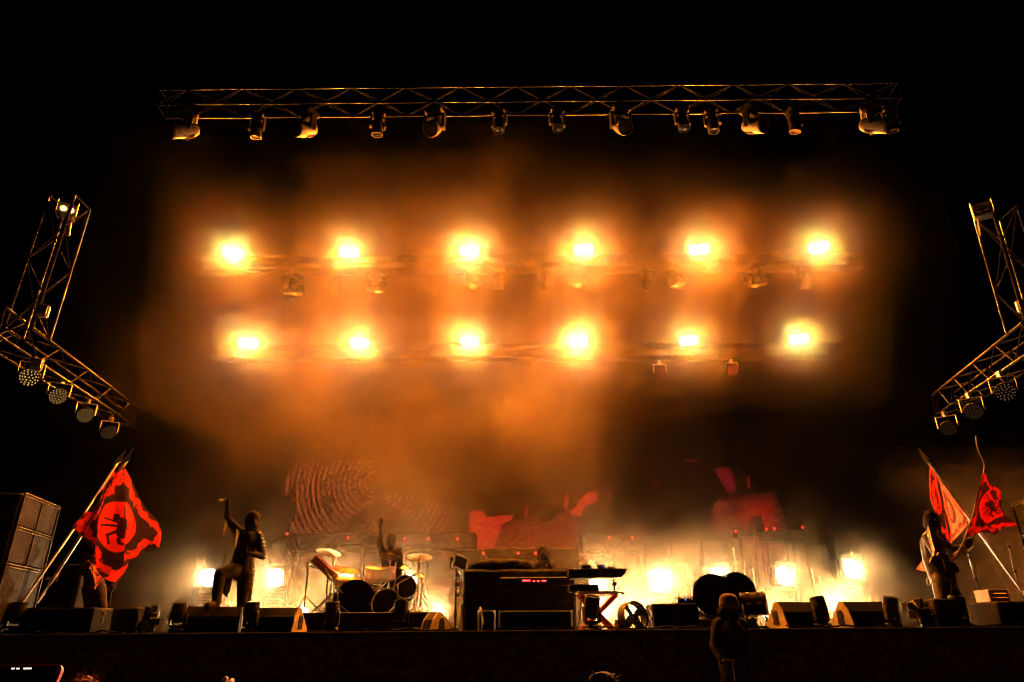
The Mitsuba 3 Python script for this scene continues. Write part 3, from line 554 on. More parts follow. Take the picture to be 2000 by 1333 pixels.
hh = V(*J['head']); obj('hair', rough(flesh([(hh + V(-.02, .02, .03), .1, hh + V(-.05, .02, -.12), .09), (hh + V(-.03, .02, -.05), .09, hh + V(.07, -.02, -.16), .05)], .03, 3), .04, 20), 'hair_dark', kp, smooth=True)

# the guitarist, right, seen from the side
J = dict(head=(6.304, 10.500, 3.290), chin=(6.294, 10.450, 3.177), neck=(6.223, 10.500, 3.118), sl=(6.070, 10.350, 3.025), sr=(6.367, 10.700, 3.062), el=(6.050, 10.200, 2.750), wl=(6.082, 10.050, 2.616), er=(6.627, 10.750, 2.909), wr=(6.736, 10.550, 2.929),
         waist=(6.183, 10.500, 2.695), hl=(6.158, 10.420, 2.426), hr=(6.326, 10.600, 2.445), kl=(6.033, 10.300, 2.098), al=(6.051, 10.500, 1.835), tl=(6.039, 10.400, 1.787), kr=(6.429, 10.600, 2.156), ar=(6.490, 10.650, 1.862), tr=(6.525, 10.600, 1.806))
B = human_bones(J, 1.08, (.95, -.2, -.05), chest=.15, waist=.14, pelvis=.16, thigh=.105, calf=.075) + hand_bones(J['wl'], (.6, -.2, -.6), (-.3, .9, 0), (.5, .5, .5, .5)) + hand_bones(J['wr'], (.4, -.2, .6), (0, -1, 0), (.7, .7, .7, .7))
gt = thing('person', 'guitarist standing sideways in front of the right flags with tousled hair', 'person')
obj('body', rough(flesh(B, .028, 6), .014, 16, 7), 'leather', gt, smooth=True)
hh = V(*J['head']); hair = flesh([(hh + V(-.01, .01, .05), .1, hh + V(-.05, .01, -.05), .095)], .03, 3)
obj('hair', cat([rough(hair, .05, 18, 2)] + [rod(hh + V(-.05 + .1 * r2.random(), .1 * (r2.random() - .5), .06), hh + V(-.13 + .2 * r2.random(), .1 * (r2.random() - .5), .12 + .06 * r2.random()), .012, .002, 5) for _ in range(26)]), 'hair_dark', gt, smooth=True)
obj('belt_cord', tube(spline([(5.853, 10.200, 2.460), (5.810, 10.180, 2.390), (5.837, 10.180, 2.356), (5.896, 10.200, 2.405), (5.900, 10.220, 2.461)]), .008), 'pale_panel', gt, smooth=True)
gu = thing('guitar', 'dark electric guitar held by the guitarist at the right', 'guitar')
gb, gn = V(*(6.009, 9.980, 2.603)), V(*(6.686, 10.400, 2.940)); gd = (gn - gb) / np.linalg.norm(gn - gb)
prof = [(-.2, 0), (-.18, .13), (-.05, .16), (.05, .12), (.14, .15), (.2, .06), (.16, .03), (.16, -.03), (.2, -.06), (.14, -.15), (.05, -.12), (-.05, -.16), (-.18, -.13)]
body = trimesh.creation.extrude_polygon(Polygon(prof).buffer(.02), .045, engine='earcut')
M = np.eye(4); M[:3, 0] = gd; s_ = np.cross(gd, V(-.2, -.95, .1)); s_ /= np.linalg.norm(s_); M[:3, 1] = s_; M[:3, 2] = np.cross(gd, s_); M[:3, 3] = gb
def G(m): m = m.copy(); m.apply_transform(M); return m
obj('body', G(body), 'black_paint', gu); obj('neck', G(cbox((.62, .05, .025), (.47, 0, .035), .006)), 'wood', gu); obj('headstock', G(cbox((.17, .085, .018), (.86, .01, .035), .006)), 'black_paint', gu)
obj('pickup', G(cat([cbox((.035, .08, .012), (x, 0, .05), .003) for x in (-.05, .07)])), 'chrome', gu)
obj('tuning_pegs', G(cat([rod((.80 + k * .03, .04, .035), (.80 + k * .03, .075, .035), .007) for k in range(6)])), 'chrome', gu)

# the flag bearer at the left, mostly behind the flag
J = dict(head=(-6.348, 10.700, 3.076), chin=(-6.263, 10.650, 2.965), neck=(-6.314, 10.700, 2.934), sl=(-6.437, 10.700, 2.868), sr=(-6.167, 10.700, 2.866), el=(-6.358, 10.550, 2.650), wl=(-6.121, 10.350, 2.701), er=(-5.975, 10.600, 2.637), wr=(-5.773, 10.450, 2.496),
         waist=(-6.248, 10.700, 2.589), hl=(-6.271, 10.700, 2.431), hr=(-6.149, 10.700, 2.430), kl=(-6.174, 10.650, 2.147), al=(-6.164, 10.700, 1.927), tl=(-6.036, 10.550, 1.870), kr=(-6.007, 10.650, 2.166), ar=(-5.993, 10.700, 1.926), tr=(-5.853, 10.550, 1.868))
B = human_bones(J, 1.05, (.3, -.9, 0)) + hand_bones(J['wl'], (-.5, -.3, .5), (0, -1, 0), (.8, .8, .8, .8)) + hand_bones(J['wr'], (.1, -.3, -.9), (-1, 0, 0), (.4, .4, .4, .4))
fb = thing('person', 'dark clad person almost hidden behind the big left flag', 'person')
obj('body', rough(flesh(B, .032, 6), .012, 16, 8), 'dark_fabric', fb, smooth=True)
obj('hair', mov(trimesh.creation.icosphere(3, .105), V(*J['head']) + V(0, .02, .02)), 'hair_dark', fb, smooth=True)

# the person in the pit in front of the round drums, in a knitted cap
J = dict(head=(2.494, 8.500, 2.019), chin=(2.409, 8.450, 1.935), neck=(2.480, 8.500, 1.914), sl=(2.345, 8.500, 1.833), sr=(2.616, 8.500, 1.831), el=(2.244, 8.400, 1.615), wl=(2.270, 8.250, 1.472), er=(2.606, 8.400, 1.612), wr=(2.438, 8.250, 1.471))
q = V(*J['neck'])
J |= dict(waist=q - V(0, 0, .55), hl=q - V(.09, 0, .75), hr=q - V(-.09, 0, .75), kl=q - V(.1, .03, 1.15), kr=q - V(-.1, .03, 1.15), al=q - V(.1, 0, 1.47), ar=q - V(-.1, 0, 1.47), tl=q - V(.1, .16, 1.52), tr=q - V(-.1, .16, 1.52))
B = human_bones(J, 1.12, (-.85, .3, 0), chest=.16, waist=.16, pelvis=.16) + hand_bones(J['wl'], (.5, -.5, 0), (0, 0, -1)) + hand_bones(J['wr'], (-.5, -.5, 0), (0, 0, -1))
pit = thing('person', 'person in a knitted cap seen from behind in front of the round drums', 'person')
obj('body', rough(flesh(B, .03, 6), .014, 16, 9), 'pit_cloth', pit, smooth=True)
hh = V(*J['head']); cap = lathe([(.108, -.02), (.113, 0), (.113, .03), (.108, .035), (.105, .07), (.088, .105), (.055, .128), (0, .136)], 26)
obj('knitted_cap', mov(rot(cap, 10, [1, 0, 0]), hh + V(0, 0, .02)), 'brown_fabric', pit, smooth=40)
obj('hair', cat([tube(spline([hh + V(-.09 + .18 * u, .03 - .06 * u, -.01), hh + V(-.11 + .2 * u, .0, -.1), hh + V(-.09 + .2 * u + .03 * r2.random(), -.02, -.24)], 8), .016, 5) for u in np.linspace(0, 1, 14)]), 'hair_dark', pit, smooth=True)
zf = q[2] - 1.56
t = obj('standing_box', cbox((.9, .6, zf), (q[0], 8.5, zf / 2), .02), 'black_wood', label='black step box in the pit under the person in the knitted cap', cat='box')

# ------------------------------------------------------------ flags
def cloth_grid(A, B, D, C, nu=60, nv=60, fold=.08, freq=9.0, seed=0, sag=.0, gather=0.0, yshift=0):
    A, B, D, C = (V(*p) for p in (A, B, D, C)); u, v = np.meshgrid(np.linspace(0, 1, nu), np.linspace(0, 1, nv), indexing='ij')
    X = (1 - u)[..., None] * (1 - v)[..., None] * A + (u * (1 - v))[..., None] * B + ((1 - u) * v)[..., None] * D + (u * v)[..., None] * C
    h = v - u; low = np.clip((u + v) / 2, 0, 1)
    n = meshkit.fbm(np.stack([u * 3, v * 3, u * 0], -1), 3, seed) - .5
    X[..., 1] += fold * low * np.sin(freq * h + 3 * n + seed) + .3 * fold * n
    X[..., 0] += .14 * fold * low * np.cos(freq * h + 3 * n + seed)
    X[..., 0] -= gather * np.clip(u + v - 1, 0, 1) * h * .5
    X[..., 2] += -sag * np.sin(np.pi * u) * np.sin(np.pi * v) - .5 * fold * np.clip(u + v - 1, 0, 1) * np.sin(freq * 1.3 * h + 2 + seed)
    f = []
    i, j = np.meshgrid(np.arange(nu - 1), np.arange(nv - 1), indexing='ij'); a = (i * nv + j).ravel()
    f = np.vstack([np.stack([a, a + nv, a + nv + 1], 1), np.stack([a, a + nv + 1, a + 1], 1)])
    return X.reshape(-1, 3), f, np.stack([u.ravel(), v.ravel()], 1)
def flag(label, pole, tip, grids, thick=.022, pole_parts=True, material='flag_cloth'):
    t = thing('flag', label, 'flag'); a, b = V(*pole[0]), V(*pole[-1]); d = (b - a) / np.linalg.norm(b - a)
    obj('pole', tube(spline(pole, 14) if len(pole) > 2 else np.linspace(a, b, 6), thick), 'aluminium' if tip else 'dark_housing', t, smooth=True)
    if tip:
        e = V(*pole[-1]) - V(*pole[-2]); e /= np.linalg.norm(e); s = np.cross(e, V(0, 1, 0)); s /= np.linalg.norm(s)
        pts = [b - e * .02 + V(0, k, 0) for k in (-.012, .012)] + [b + e * .05 + s * .055, b + e * .05 - s * .055, b + e * .30] + [b + e * .08 + V(0, k, 0) for k in (-.014, .014)]
        obj('spear_tip', trimesh.convex.convex_hull(np.array(pts)), 'aluminium', t)
        obj('collar', rod(b - e * .05, b + e * .0, thick * 1.5), 'chrome', t, smooth=40)
    for g, m_ in grids:
        v, f, uv = g; obj('cloth', trimesh.Trimesh(v, f, process=False), m_, t, smooth=True, uv=uv)
    return t
flag('big hanging flag with a red disc and scrollwork border on a spear at left', [(-6.286, 9.600, 2.183), (-6.162, 10.000, 3.093), (-6.003, 10.400, 4.236)], True,
     [(cloth_grid((-6.010, 10.380, 4.207), (-6.249, 9.980, 3.198), (-5.196, 10.500, 3.109), (-5.708, 10.200, 2.546), fold=.26, freq=9, seed=1, gather=.1), 'flag_cloth'),
      (cloth_grid((-5.868, 10.150, 2.947), (-5.999, 10.100, 2.663), (-5.786, 10.100, 2.745), (-5.812, 10.100, 2.390), 24, 24, fold=.06, freq=6, seed=5), 'flag_cloth_pale')])
flag('second flagpole with a dark spear tip behind the big left flag', [(-6.562, 9.500, 1.885), (-6.482, 10.300, 3.224), (-6.356, 10.800, 4.326)], True,
     [(cloth_grid((-6.418, 10.850, 4.264), (-6.499, 10.750, 3.932), (-6.220, 10.850, 3.894), (-5.920, 10.800, 2.800), 24, 30, fold=.06, freq=7, seed=8), 'flag_cloth')], .02)
flag('flag with pale salmon cloth and dark scrollwork on a bright spear pole at right', [(7.300, 10.400, 2.202), (7.139, 10.700, 3.019), (6.772, 11.000, 4.286)], True,
     [(cloth_grid((6.825, 10.980, 4.114), (7.039, 10.800, 3.308), (6.816, 10.950, 3.795), (6.682, 10.800, 2.974), 40, 30, fold=.035, freq=4, seed=3), 'flag_cloth_pale'),
      (cloth_grid((6.768, 11.000, 4.236), (6.849, 11.000, 4.068), (6.657, 11.050, 3.686), (6.727, 10.950, 3.023), 30, 30, fold=.05, freq=5, seed=6), 'flag_cloth'),
      (cloth_grid((6.303, 10.900, 2.831), (6.391, 10.900, 2.868), (6.133, 10.950, 2.635), (6.301, 10.950, 2.589), 16, 16, fold=.03, freq=5, seed=2), 'flag_cloth_pale')], .02)
flag('dark red flag with a scrollwork lower edge on a bent pole at far right', [(6.186, 10.000, 2.686), (6.756, 10.200, 3.364), (7.114, 10.300, 3.927), (7.215, 10.350, 4.119), (7.223, 10.400, 4.316), (7.244, 10.400, 4.560)], False,
     [(cloth_grid((7.129, 10.300, 3.982), (6.476, 10.100, 3.003), (7.388, 10.500, 3.734), (7.446, 10.400, 3.139), fold=.12, freq=8, seed=4), 'flag_cloth_dark')], .012)
# ------------------------------------------------------------ drum riser and kit
RZ = (-2.548, 12.000, 2.124)[2]
a, b = (-3.487, 12.000, 2.131), (-1.391, 12.000, 2.116)
t = thing('drum_riser', 'low black riser under the drum kit', 'riser')
obj('top_board', cbox((b[0] - a[0], 3.4, .05), ((a[0] + b[0]) / 2, 13.7, RZ - .025), .008), 'stage_board', t)
obj('front_panel', cbox((b[0] - a[0] - .02, .03, RZ - .05 - FLOOR), ((a[0] + b[0]) / 2, 12.03, (RZ - .05 + FLOOR) / 2), .006), 'black_cloth', t)
for s in (0, 1): obj('side_panel', cbox((.03, 3.3, RZ - .05 - FLOOR), (a[0] + .03 if s == 0 else b[0] - .03, 13.72, (RZ - .05 + FLOOR) / 2), .006), 'black_wood', t)
def drum(name, label, c, axis, r, depth, shell, lugs=8, head='pale_panel', legs=0, parent_cat='drum', group=None):
    t = thing(name, label, parent_cat, group); c = V(*c)
    obj('shell', aim(lathe([(r - .006, -depth / 2), (r, -depth / 2), (r, depth / 2), (r - .006, depth / 2), (r - .006, -depth / 2)], 36), axis, c), shell, t, smooth=40)
    for s in (-1, 1):
        obj('drum_head', aim(mov(lathe([(0, .004), (r - .01, .004), (r - .01, -.004), (0, -.004)], 36), (0, 0, s * (depth / 2 + .006))), axis, c), head, t)
        obj('hoop', aim(mov(lathe([(r, -.012), (r + .018, -.012), (r + .018, .018), (r, .018), (r, -.012)], 36), (0, 0, s * depth / 2)), axis, c), 'chrome' if r < .3 else 'black_paint', t, smooth=40)
    for k in range(lugs):
        th = 2 * math.pi * k / lugs
        obj('lug', aim(cat([cbox((.022, .03, .05), (r + .014, 0, z), .006).apply_transform(trimesh.transformations.rotation_matrix(th, [0, 0, 1])) for z in (-depth * .22, depth * .22)] + [rod(((r + .02) * math.cos(th), (r + .02) * math.sin(th), -depth / 2), ((r + .02) * math.cos(th), (r + .02) * math.sin(th), depth / 2), .004, n=5)]), axis, c), 'chrome', t)
    return t
d1 = drum('bass_drum', 'large dark bass drum at the front of the kit', (-2.707, 12.700, 2.273), (-.15, -1, .05), .37, .42, 'black_wood', 8, 'grille')
for s in (-1, 1):
    c_ = V(*(-2.707, 12.700, 2.273)); obj('spur', rod(c_ + V(s * .3, -.1, -.15), (c_[0] + s * .48, c_[1] - .2, RZ), .012), 'chrome', d1, smooth=40)
d2 = drum('floor_drum', 'dark low drum beside the bass drum at the front of the kit', (-2.262, 12.600, 2.282), (.5, -1, -.1), .24, .36, 'black_wood', 6, 'grille')
for s in (-1, 0, 1):
    c_ = V(*(-2.262, 12.600, 2.282)); obj('leg', rod(c_ + V(s * .2, .02, -.1), (c_[0] + s * .26, c_[1] + .05 * abs(s), RZ), .01), 'chrome', d2, smooth=40)
d3 = drum('rack_tom', 'clear shelled rack tom with dark lugs directly above the bass drum', (-2.523, 12.900, 2.770), (.15, -.25, 1), .145, .22, 'clear_acrylic', 6, 'pale_panel')
c_ = V(*(-2.523, 12.900, 2.770)); obj('mount_post', rod(c_ + V(0, .1, -.1), c_ + V(-.12, .1, -.32), .012), 'chrome', d3, smooth=40)
d4 = drum('floor_tom', 'dark floor tom on legs right of the drummer', (-1.964, 13.000, 2.529), (.2, -1, .25), .19, .34, 'black_wood', 8, 'grille')
c_ = V(*(-1.964, 13.000, 2.529))
for s in (-1, 0, 1): obj('leg', rod(c_ + V(s * .17, 0, -.08), (c_[0] + s * .2, c_[1] + (.1 if s == 0 else -.05), RZ), .009), 'chrome', d4, smooth=40)
d5 = drum('snare_drum', 'shallow snare drum just behind the bass drum', (-3.058, 13.000, 2.642), (.1, -.3, 1), .17, .13, 'chrome', 8, 'pale_panel')
c_ = V(*(-3.058, 13.000, 2.642)); obj('snare_stand', cat([rod(c_ + V(0, 0, -.08), (c_[0], c_[1], RZ + .2), .014)] + [rod((c_[0], c_[1], RZ + .25), (c_[0] + .25 * math.cos(k), c_[1] + .25 * math.sin(k), RZ), .01) for k in (0, 2.1, 4.2)]), 'chrome', d5, smooth=40)
def cymbal_stand(label, top, base_xy, r, tilt=(0.05, -.2, 1), boom=None, name='cymbal'):
    t = thing(name, label, 'cymbal', 'cymbals of the drum kit'); top = V(*top); x, y = base_xy
    cy = obj('plate', aim(lathe([(.008, .0), (.03, .012), (.045, .004), (r * .6, -.012), (r, -.035), (r, -.037), (r * .6, -.015), (.045, .0), (.008, -.004)], 40), tilt, top), 'brass', t, smooth=50)
    obj('wing_nut', aim(cat([rod((0, 0, -.03), (0, 0, .05), .006), rod((0, 0, .015), (0, 0, .03), .018)]), tilt, top), 'chrome', cy)
    el = V(*boom) if boom else V(x, y, top[2] - .15)
    obj('upper_rod', rod(top - V(0, 0, .03), el, .009), 'chrome', t, smooth=40)
    obj('tube', cat([rod(el, (x, y, RZ + .12), .014), rod((x, y, el[2] - .02), (x, y, el[2] + .04), .022), rod((x, y, (el[2] + RZ) / 2 - .03), (x, y, (el[2] + RZ) / 2 + .03), .024)]), 'chrome', t, smooth=40)
    for k in range(3):
        th = .5 + k * 2.094; obj('leg', rod((x, y, RZ + .38), (x + .33 * math.cos(th), y + .33 * math.sin(th), RZ + .01), .009), 'chrome', t, smooth=40)
c1, c2, c3, c4 = (-3.383, 13.000, 3.212), (-2.998, 12.800, 2.887), (-2.314, 13.200, 3.163), (-1.752, 13.200, 3.140)
cymbal_stand('higher brass cymbal on the left of the kit', c1, ((-3.287, 13.000, 2.256)[0], 13.0), .23, (.12, .2, 1))
cymbal_stand('lower brass cymbal left of the clear tom', c2, ((-3.189, 12.900, 2.252)[0], 12.9), .26, (.13, .16, 1), ((-3.220, 12.900, 2.757)))
cymbal_stand('brass cymbal in front of the drummer\'s chest', c3, ((-2.269, 13.100, 2.296)[0], 13.1), .21, (.08, .14, 1))
cymbal_stand('rightmost brass cymbal of the kit', c4, ((-1.756, 13.200, 2.253)[0], 13.2), .24, (.0, .2, 1))
cymbal_stand('small splash cymbal by the drummer\'s hand', (-2.047, 13.400, 2.961), ((-2.035, 13.500, 2.312)[0], 13.5), .10, (.05, -.1, 1))
cymbal_stand('small low cymbal on the rightmost stand', (-1.752, 13.400, 2.814), ((-1.710, 13.400, 2.305)[0], 13.4), .11, (.0, -.12, 1))
d6 = drum('rack_tom', 'second clear shelled rack tom, closer to the drummer\'s arm', (-2.302, 13.100, 2.802), (-.12, -.25, 1), .13, .2, 'clear_acrylic', 6, 'pale_panel')
c_ = V(*(-2.302, 13.100, 2.802)); obj('mount_post', rod(c_ + V(0, .1, -.1), (c_[0] - .1, c_[1], RZ + .45), .012), 'chrome', d6, smooth=40)
cymbal_stand('pair of hi-hat cymbals at the left rear of the kit', (-3.013, 13.500, 2.786), ((-2.965, 13.500, 2.230)[0], 13.5), .17, (.02, -.1, 1), None, 'hi_hat')
for i, (p, q, px) in enumerate([((-2.973, 12.300, 2.509), (-3.190, 12.300, 2.759), 'left of the bass drum'), ((-1.984, 12.400, 2.591), (-1.796, 12.400, 2.690), 'in front of the floor tom')]):
    t = thing('boom_stand', 'short microphone boom stand ' + px, 'microphone stand'); p, q = V(*p), V(*q)
    obj('tube', rod(p, (p[0], p[1], RZ), .010), 'chrome', t, smooth=40); obj('boom', rod(p - (q - p) * .3, q, .008), 'chrome', t, smooth=40); obj('mic', rod(q, q + (q - p) / np.linalg.norm(q - p) * .11, .014, .022), 'black_paint', t, smooth=40)
    for k in range(3): obj('leg', rod((p[0], p[1], RZ + .15), (p[0] + .2 * math.cos(k * 2.1), p[1] + .2 * math.sin(k * 2.1), RZ + .01), .008), 'chrome', t, smooth=40)
pd = thing('percussion_pad', 'tilted orange slab drum on a tall stand at the left of the kit', 'drum')
A_, B_ = V(*(-3.575, 12.900, 3.068)), V(*(-3.210, 12.900, 2.740)); e = B_ - A_; Ln = np.linalg.norm(e)
pe = V(e[2], 0, -e[0]) / Ln; hw = .055
obj('slab', mov(prism([(k[0], k[2]) for k in (A_ + pe * hw, B_ + pe * hw, B_ - pe * hw, A_ - pe * hw)], .34), (0, 12.73, 0)), 'orange_drum', pd)
obj('rim', mov(prism([(k[0], k[2]) for k in (A_ + pe * (hw + .02) - e * .03, B_ + pe * (hw + .02) + e * .03, B_ + pe * hw + e * .03, A_ + pe * hw - e * .03)], .37), (0, 12.715, 0)), 'black_paint', pd)
s0, s1 = V(*(-3.715, 12.900, 2.989)), V(*(-3.700, 12.900, 2.213))
obj('stand_tube', cat([rod(s0, (s1[0], 12.9, RZ + .1), .013), rod(s0, V(*(-3.567, 12.850, 3.027)), .012), rod(V(*(-3.691, 12.900, 2.936)), V(*(-3.411, 12.850, 2.859)), .012), mov(trimesh.creation.icosphere(1, .03), s0), mov(trimesh.creation.icosphere(1, .028), V(*(-3.638, 12.880, 3.013))), mov(trimesh.creation.icosphere(1, .026), V(*(-3.619, 12.880, 2.925)))]), 'chrome', pd, smooth=40)
for k in range(3):
    th = .3 + k * 2.094; obj('leg', rod((s1[0], 12.9, RZ + .3), (s1[0] + .34 * math.cos(th), 12.9 + .34 * math.sin(th), RZ + .01), .01), 'chrome', pd, smooth=40)
obj('rear_leg', cat([rod(V(*(-3.336, 12.900, 2.723)), V(*(-3.321, 12.900, 2.210)), .012), rod(V(*(-3.237, 12.900, 2.464)), V(*(-3.506, 12.800, 2.175)), .016)]), 'chrome', pd, smooth=40)
th_ = thing('drum_throne', 'round dark drum stool behind the kit', 'stool'); c_ = V(*(-2.424, 14.300, 2.633))
obj('seat', mov(lathe([(0, .05), (.15, .045), (.17, .02), (.165, -.04), (0, -.05)], 24), (c_[0], 14.4, RZ + .5)), 'leather', th_, smooth=35); obj('column', rod((c_[0], 14.4, RZ), (c_[0], 14.4, RZ + .46), .03), 'chrome', th_, smooth=40)
# vocal microphone stand hardware by the drummer
ms = thing('microphone_stand', 'thin microphone stand between the drummer and the floor tom', 'microphone stand')
a, b = V(*(-2.115, 12.800, 2.967)), V(*(-2.095, 12.800, 2.198)); obj('tube', rod(a, (b[0], 12.8, RZ), .011), 'chrome', ms, smooth=40); obj('mic', rod(a, a + V(.02, .05, .09), .018, .024), 'black_paint', ms, smooth=40); obj('base', mov(lathe([(0, .02), (.11, .015), (.12, 0), (0, 0)], 20), (b[0], 12.8, RZ)), 'black_paint', ms)

# ------------------------------------------------------------ wedge monitors along the stage edge
def wedge(x, y, w, h, label, turn=0, d=.48, pale=True, name='wedge_monitor', base=FLOOR):
    t = thing(name, label, 'stage monitor', 'wedge monitors')
    # side profile in (depth, height); the grille faces upstage
    prof = [(-d * .5, 0), (-d * .5, h * .10), (-d * .38, h * .62), (-d * .16, h), (d * .0, h), (d * .5, h * .18), (d * .5, 0)]
    def place(m): return mov(rot(m, turn, [0, 0, 1]), (x, y, base))
    def side(prof, depth, x0):
        m = trimesh.creation.extrude_polygon(Polygon(prof), depth, engine='earcut'); v = m.vertices.copy()
        m.vertices = np.stack([v[:, 2] + x0, v[:, 0], v[:, 1]], 1); return m
    obj('cabinet', place(side(prof, w - .05, -w / 2 + .025)), 'black_wood', t)
    for s in (-1, 1):
        pl = side(list(np.array(Polygon(prof).buffer(-.004).exterior.coords)[:-1]), .022, s * (w / 2 - .012) - .011)
        k = obj('side_cheek', place(pl), 'cheek_board' if pale else 'black_wood', t)
        for z in (.28, .52):
            c_ = Polygon([(-.05, z * h - .03), (.05, z * h - .03), (.03, z * h + .04), (-.03, z * h + .04)]).buffer(.012)
            obj('handle_slot', place(side(list(c_.exterior.coords)[:-1], .012, s * (w / 2 + .004) - .006)), 'black_paint', k)
    q = Polygon([(-w / 2 + .04, .02), (w / 2 - .04, .02), (w / 2 - .04, 1), (-w / 2 + .04, 1)])
    g = cbox((w - .09, math.hypot(d * .46, h * .80), .014), (0, 0, 0), .004)
    obj('grille', place(mov(rot(g, -math.degrees(math.atan2(h * .80, d * .46)), [1, 0, 0]), (0, d * .265, h * .595))), 'grille', t)
a = 0.761
def wx(p): return p[0]
wedge(wx((-4.040, 9.900, 1.942)), 9.9, 0.705, 0.331, 'left wedge monitor under the singer\'s raised boot', 14, pale=False)
wedge(wx((-3.179, 9.900, 1.936)), 9.9, 0.648, 0.310, 'wedge monitor between the singer and the drum kit with a pale slotted side', -8)
wedge(wx((3.786, 9.900, 1.930)), 9.9, 0.620, 0.331, 'wedge monitor right of the person in the knitted cap with a pale slotted side', 14)
wedge(wx((4.674, 9.900, 1.936)), 9.9, 0.676, 0.331, 'rightmost wedge monitor with a pale slotted side', 14)
wedge((-1.215, 11.200, 1.950)[0], 11.6, 0.206, 0.302, 'narrow wedge monitor at the right end of the drum riser', -35, .55)

# ------------------------------------------------------------ small moving lights standing on the stage edge
FL = [((-6.427, 9.500, 1.872), 20, 0, 1.0, 'leftmost'), ((-4.385, 9.600, 1.834), 15, 10, .98, 'left of the singer\'s wedge'), ((-3.468, 9.700, 1.816), 160, -6, .98, 'between the singer\'s boot wedge and the next wedge'), ((-2.383, 9.600, 1.795), 0, 5, .95, 'in front of the bass drum'),
      ((-1.481, 9.600, 1.789), 10, 0, .98, 'in front of the floor tom'), ((1.016, 9.600, 1.759), 25, 14, 1.08, 'in front of the red crossed stand'), ((4.001, 9.600, 1.798), 200, 12, .98, 'between the two right wedges'), ((4.925, 9.600, 1.810), 20, 12, .98, 'right of the rightmost wedge'), ((5.868, 9.700, 1.810), 20, 8, 1.0, 'in front of the guitarist')]
for p, pan, tilt, s, w_ in FL:
    moving_light((p[0], p[1], FLOOR), f'black moving light on the stage edge, {w_}', 'moving lights on the stage edge', hang=False, pan=pan, tilt=tilt, s=.52 * s, housing='black_paint', slim=1.28, h=.47)

# ------------------------------------------------------------ keyboard desk in the middle
a, b = (-0.864, 12.400, 2.817), (1.054, 12.400, 2.905)
kd = thing('keyboard_desk', 'broad black draped keyboard desk with a red display in the middle of the stage', 'desk')
w_ = b[0] - a[0]; cxk = (a[0] + b[0]) / 2
dz = rough(cbox((w_, 1.1, a[2] - FLOOR), (cxk, 13.0, (a[2] + FLOOR) / 2), .04).subdivide_to_size(.12), .05, 4, 2)
obj('drape', dz, 'black_cloth', kd, smooth=50)
obj('hump', rough(flesh([(V(*(-0.712, 12.700, 2.852)), .10, V(*(-0.395, 12.700, 2.893)), .13), (V(*(-0.395, 12.700, 2.893)), .13, V(*(0.241, 12.700, 2.871)), .12)], .06, 3), .05, 5), 'black_cloth', kd, smooth=True)
obj('corner_post', rod((a[0] - .02, 12.42, FLOOR), (a[0] - .02, 12.42, (-0.861, 12.400, 2.255)[2]), .02), 'chrome', kd, smooth=40)
kb = thing('keyboard', 'dark keyboard with glowing red display strips on the middle desk', 'keyboard'); p_ = V(*(0.343, 12.300, 2.583))
obj('casing', cbox((1.25, .30, .13), (p_[0] + .05, 12.16, p_[2]), .015), 'black_paint', kb)
for (x0, x1, dy) in [(1020, 1035, 0), (1040, 1044, 1), (1048, 1052, 1), (1057, 1065, 0.5)]:
    u0, u1 = p_[0] + (x0 - 1043) * .0088, p_[0] + (x1 - 1043) * .0088
    obj('display', cbox((u1 - u0, .012, .022), ((u0 + u1) / 2, 12.005, p_[2] + .01 - dy * .01), .003), 'red_tube', kb, emitter=glow([9, .25, .22], .05))
obj('keys', cat([cbox((.021, .12, .012), (p_[0] - .5 + k * .0235, 12.22, p_[2] + .07), .002) for k in range(46)]), 'pale_panel', kb)
# screen on a pole left of the desk
mo = thing('monitor_stand', 'small dark screen on a knobbly pole left of the keyboard desk', 'monitor'); m_ = V(*(-0.932, 12.000, 2.872)); ft = (-0.957, 12.000, 1.835)
obj('screen_body', mov(rot(rot(cbox((.24, .05, .19), (0, 0, 0), .012), 14, [0, 1, 0]), 40, [0, 0, 1]), m_ + V(.04, 0, .02)), 'black_paint', mo)
obj('swivel', cat([mov(trimesh.creation.icosphere(1, .04), m_ + V(-.11, 0, .09)), rod(m_ + V(-.12, 0, .1), m_ + V(-.13, 0, -.06), .016), rod(m_ + V(-.13, 0, -.06), m_ + V(-.02, 0, -.12), .016)]), 'black_paint', mo, smooth=40)
pz = np.linspace(m_[2] - .08, FLOOR + .02, 30); pr = np.where((pz > 2.0) & (pz < 2.15), .026, .014)
obj('pole', tube(np.stack([np.linspace(m_[0] - .03, ft[0], 30), pz * 0 + 12.0, pz], 1), pr, 8), 'black_paint', mo, smooth=True)
obj('rear_strut', cat([rod(m_ + V(.04, 0, -.1), m_ + V(.06, .03, -.45), .012), rod(m_ + V(.08, 0, -.1), m_ + V(.1, .03, -.4), .012)]), 'chrome', mo, smooth=40)
obj('foot', mov(lathe([(0, .03), (.1, .02), (.11, 0), (0, 0)], 20), (ft[0], 12.0, FLOOR)), 'black_paint', mo)
for k, (px, z) in enumerate([(1, .62), (1, .78), (2, .92)]):
    obj('effects_box', cbox((.10, .14, .05), (a[0] - .10 + .01 * k, 12.45, FLOOR + z), .008), ['pale_panel', 'red_tube', 'black_paint'][k], label=['small pale effects box on the left side of the keyboard desk', 'small red effects box on the left side of the keyboard desk', 'small black effects box on the left side of the keyboard desk'][k], cat='effects box')
    obj('shelf', cbox((.16, .16, .012), (a[0] - .09, 12.45, FLOOR + z - .034), .003), 'black_paint', kd)
p_, q_ = (-0.216, 10.600, 2.080), (0.828, 10.600, 2.073)
fc = thing('flight_case', 'big plain black flight case in front of the keyboard desk', 'case')
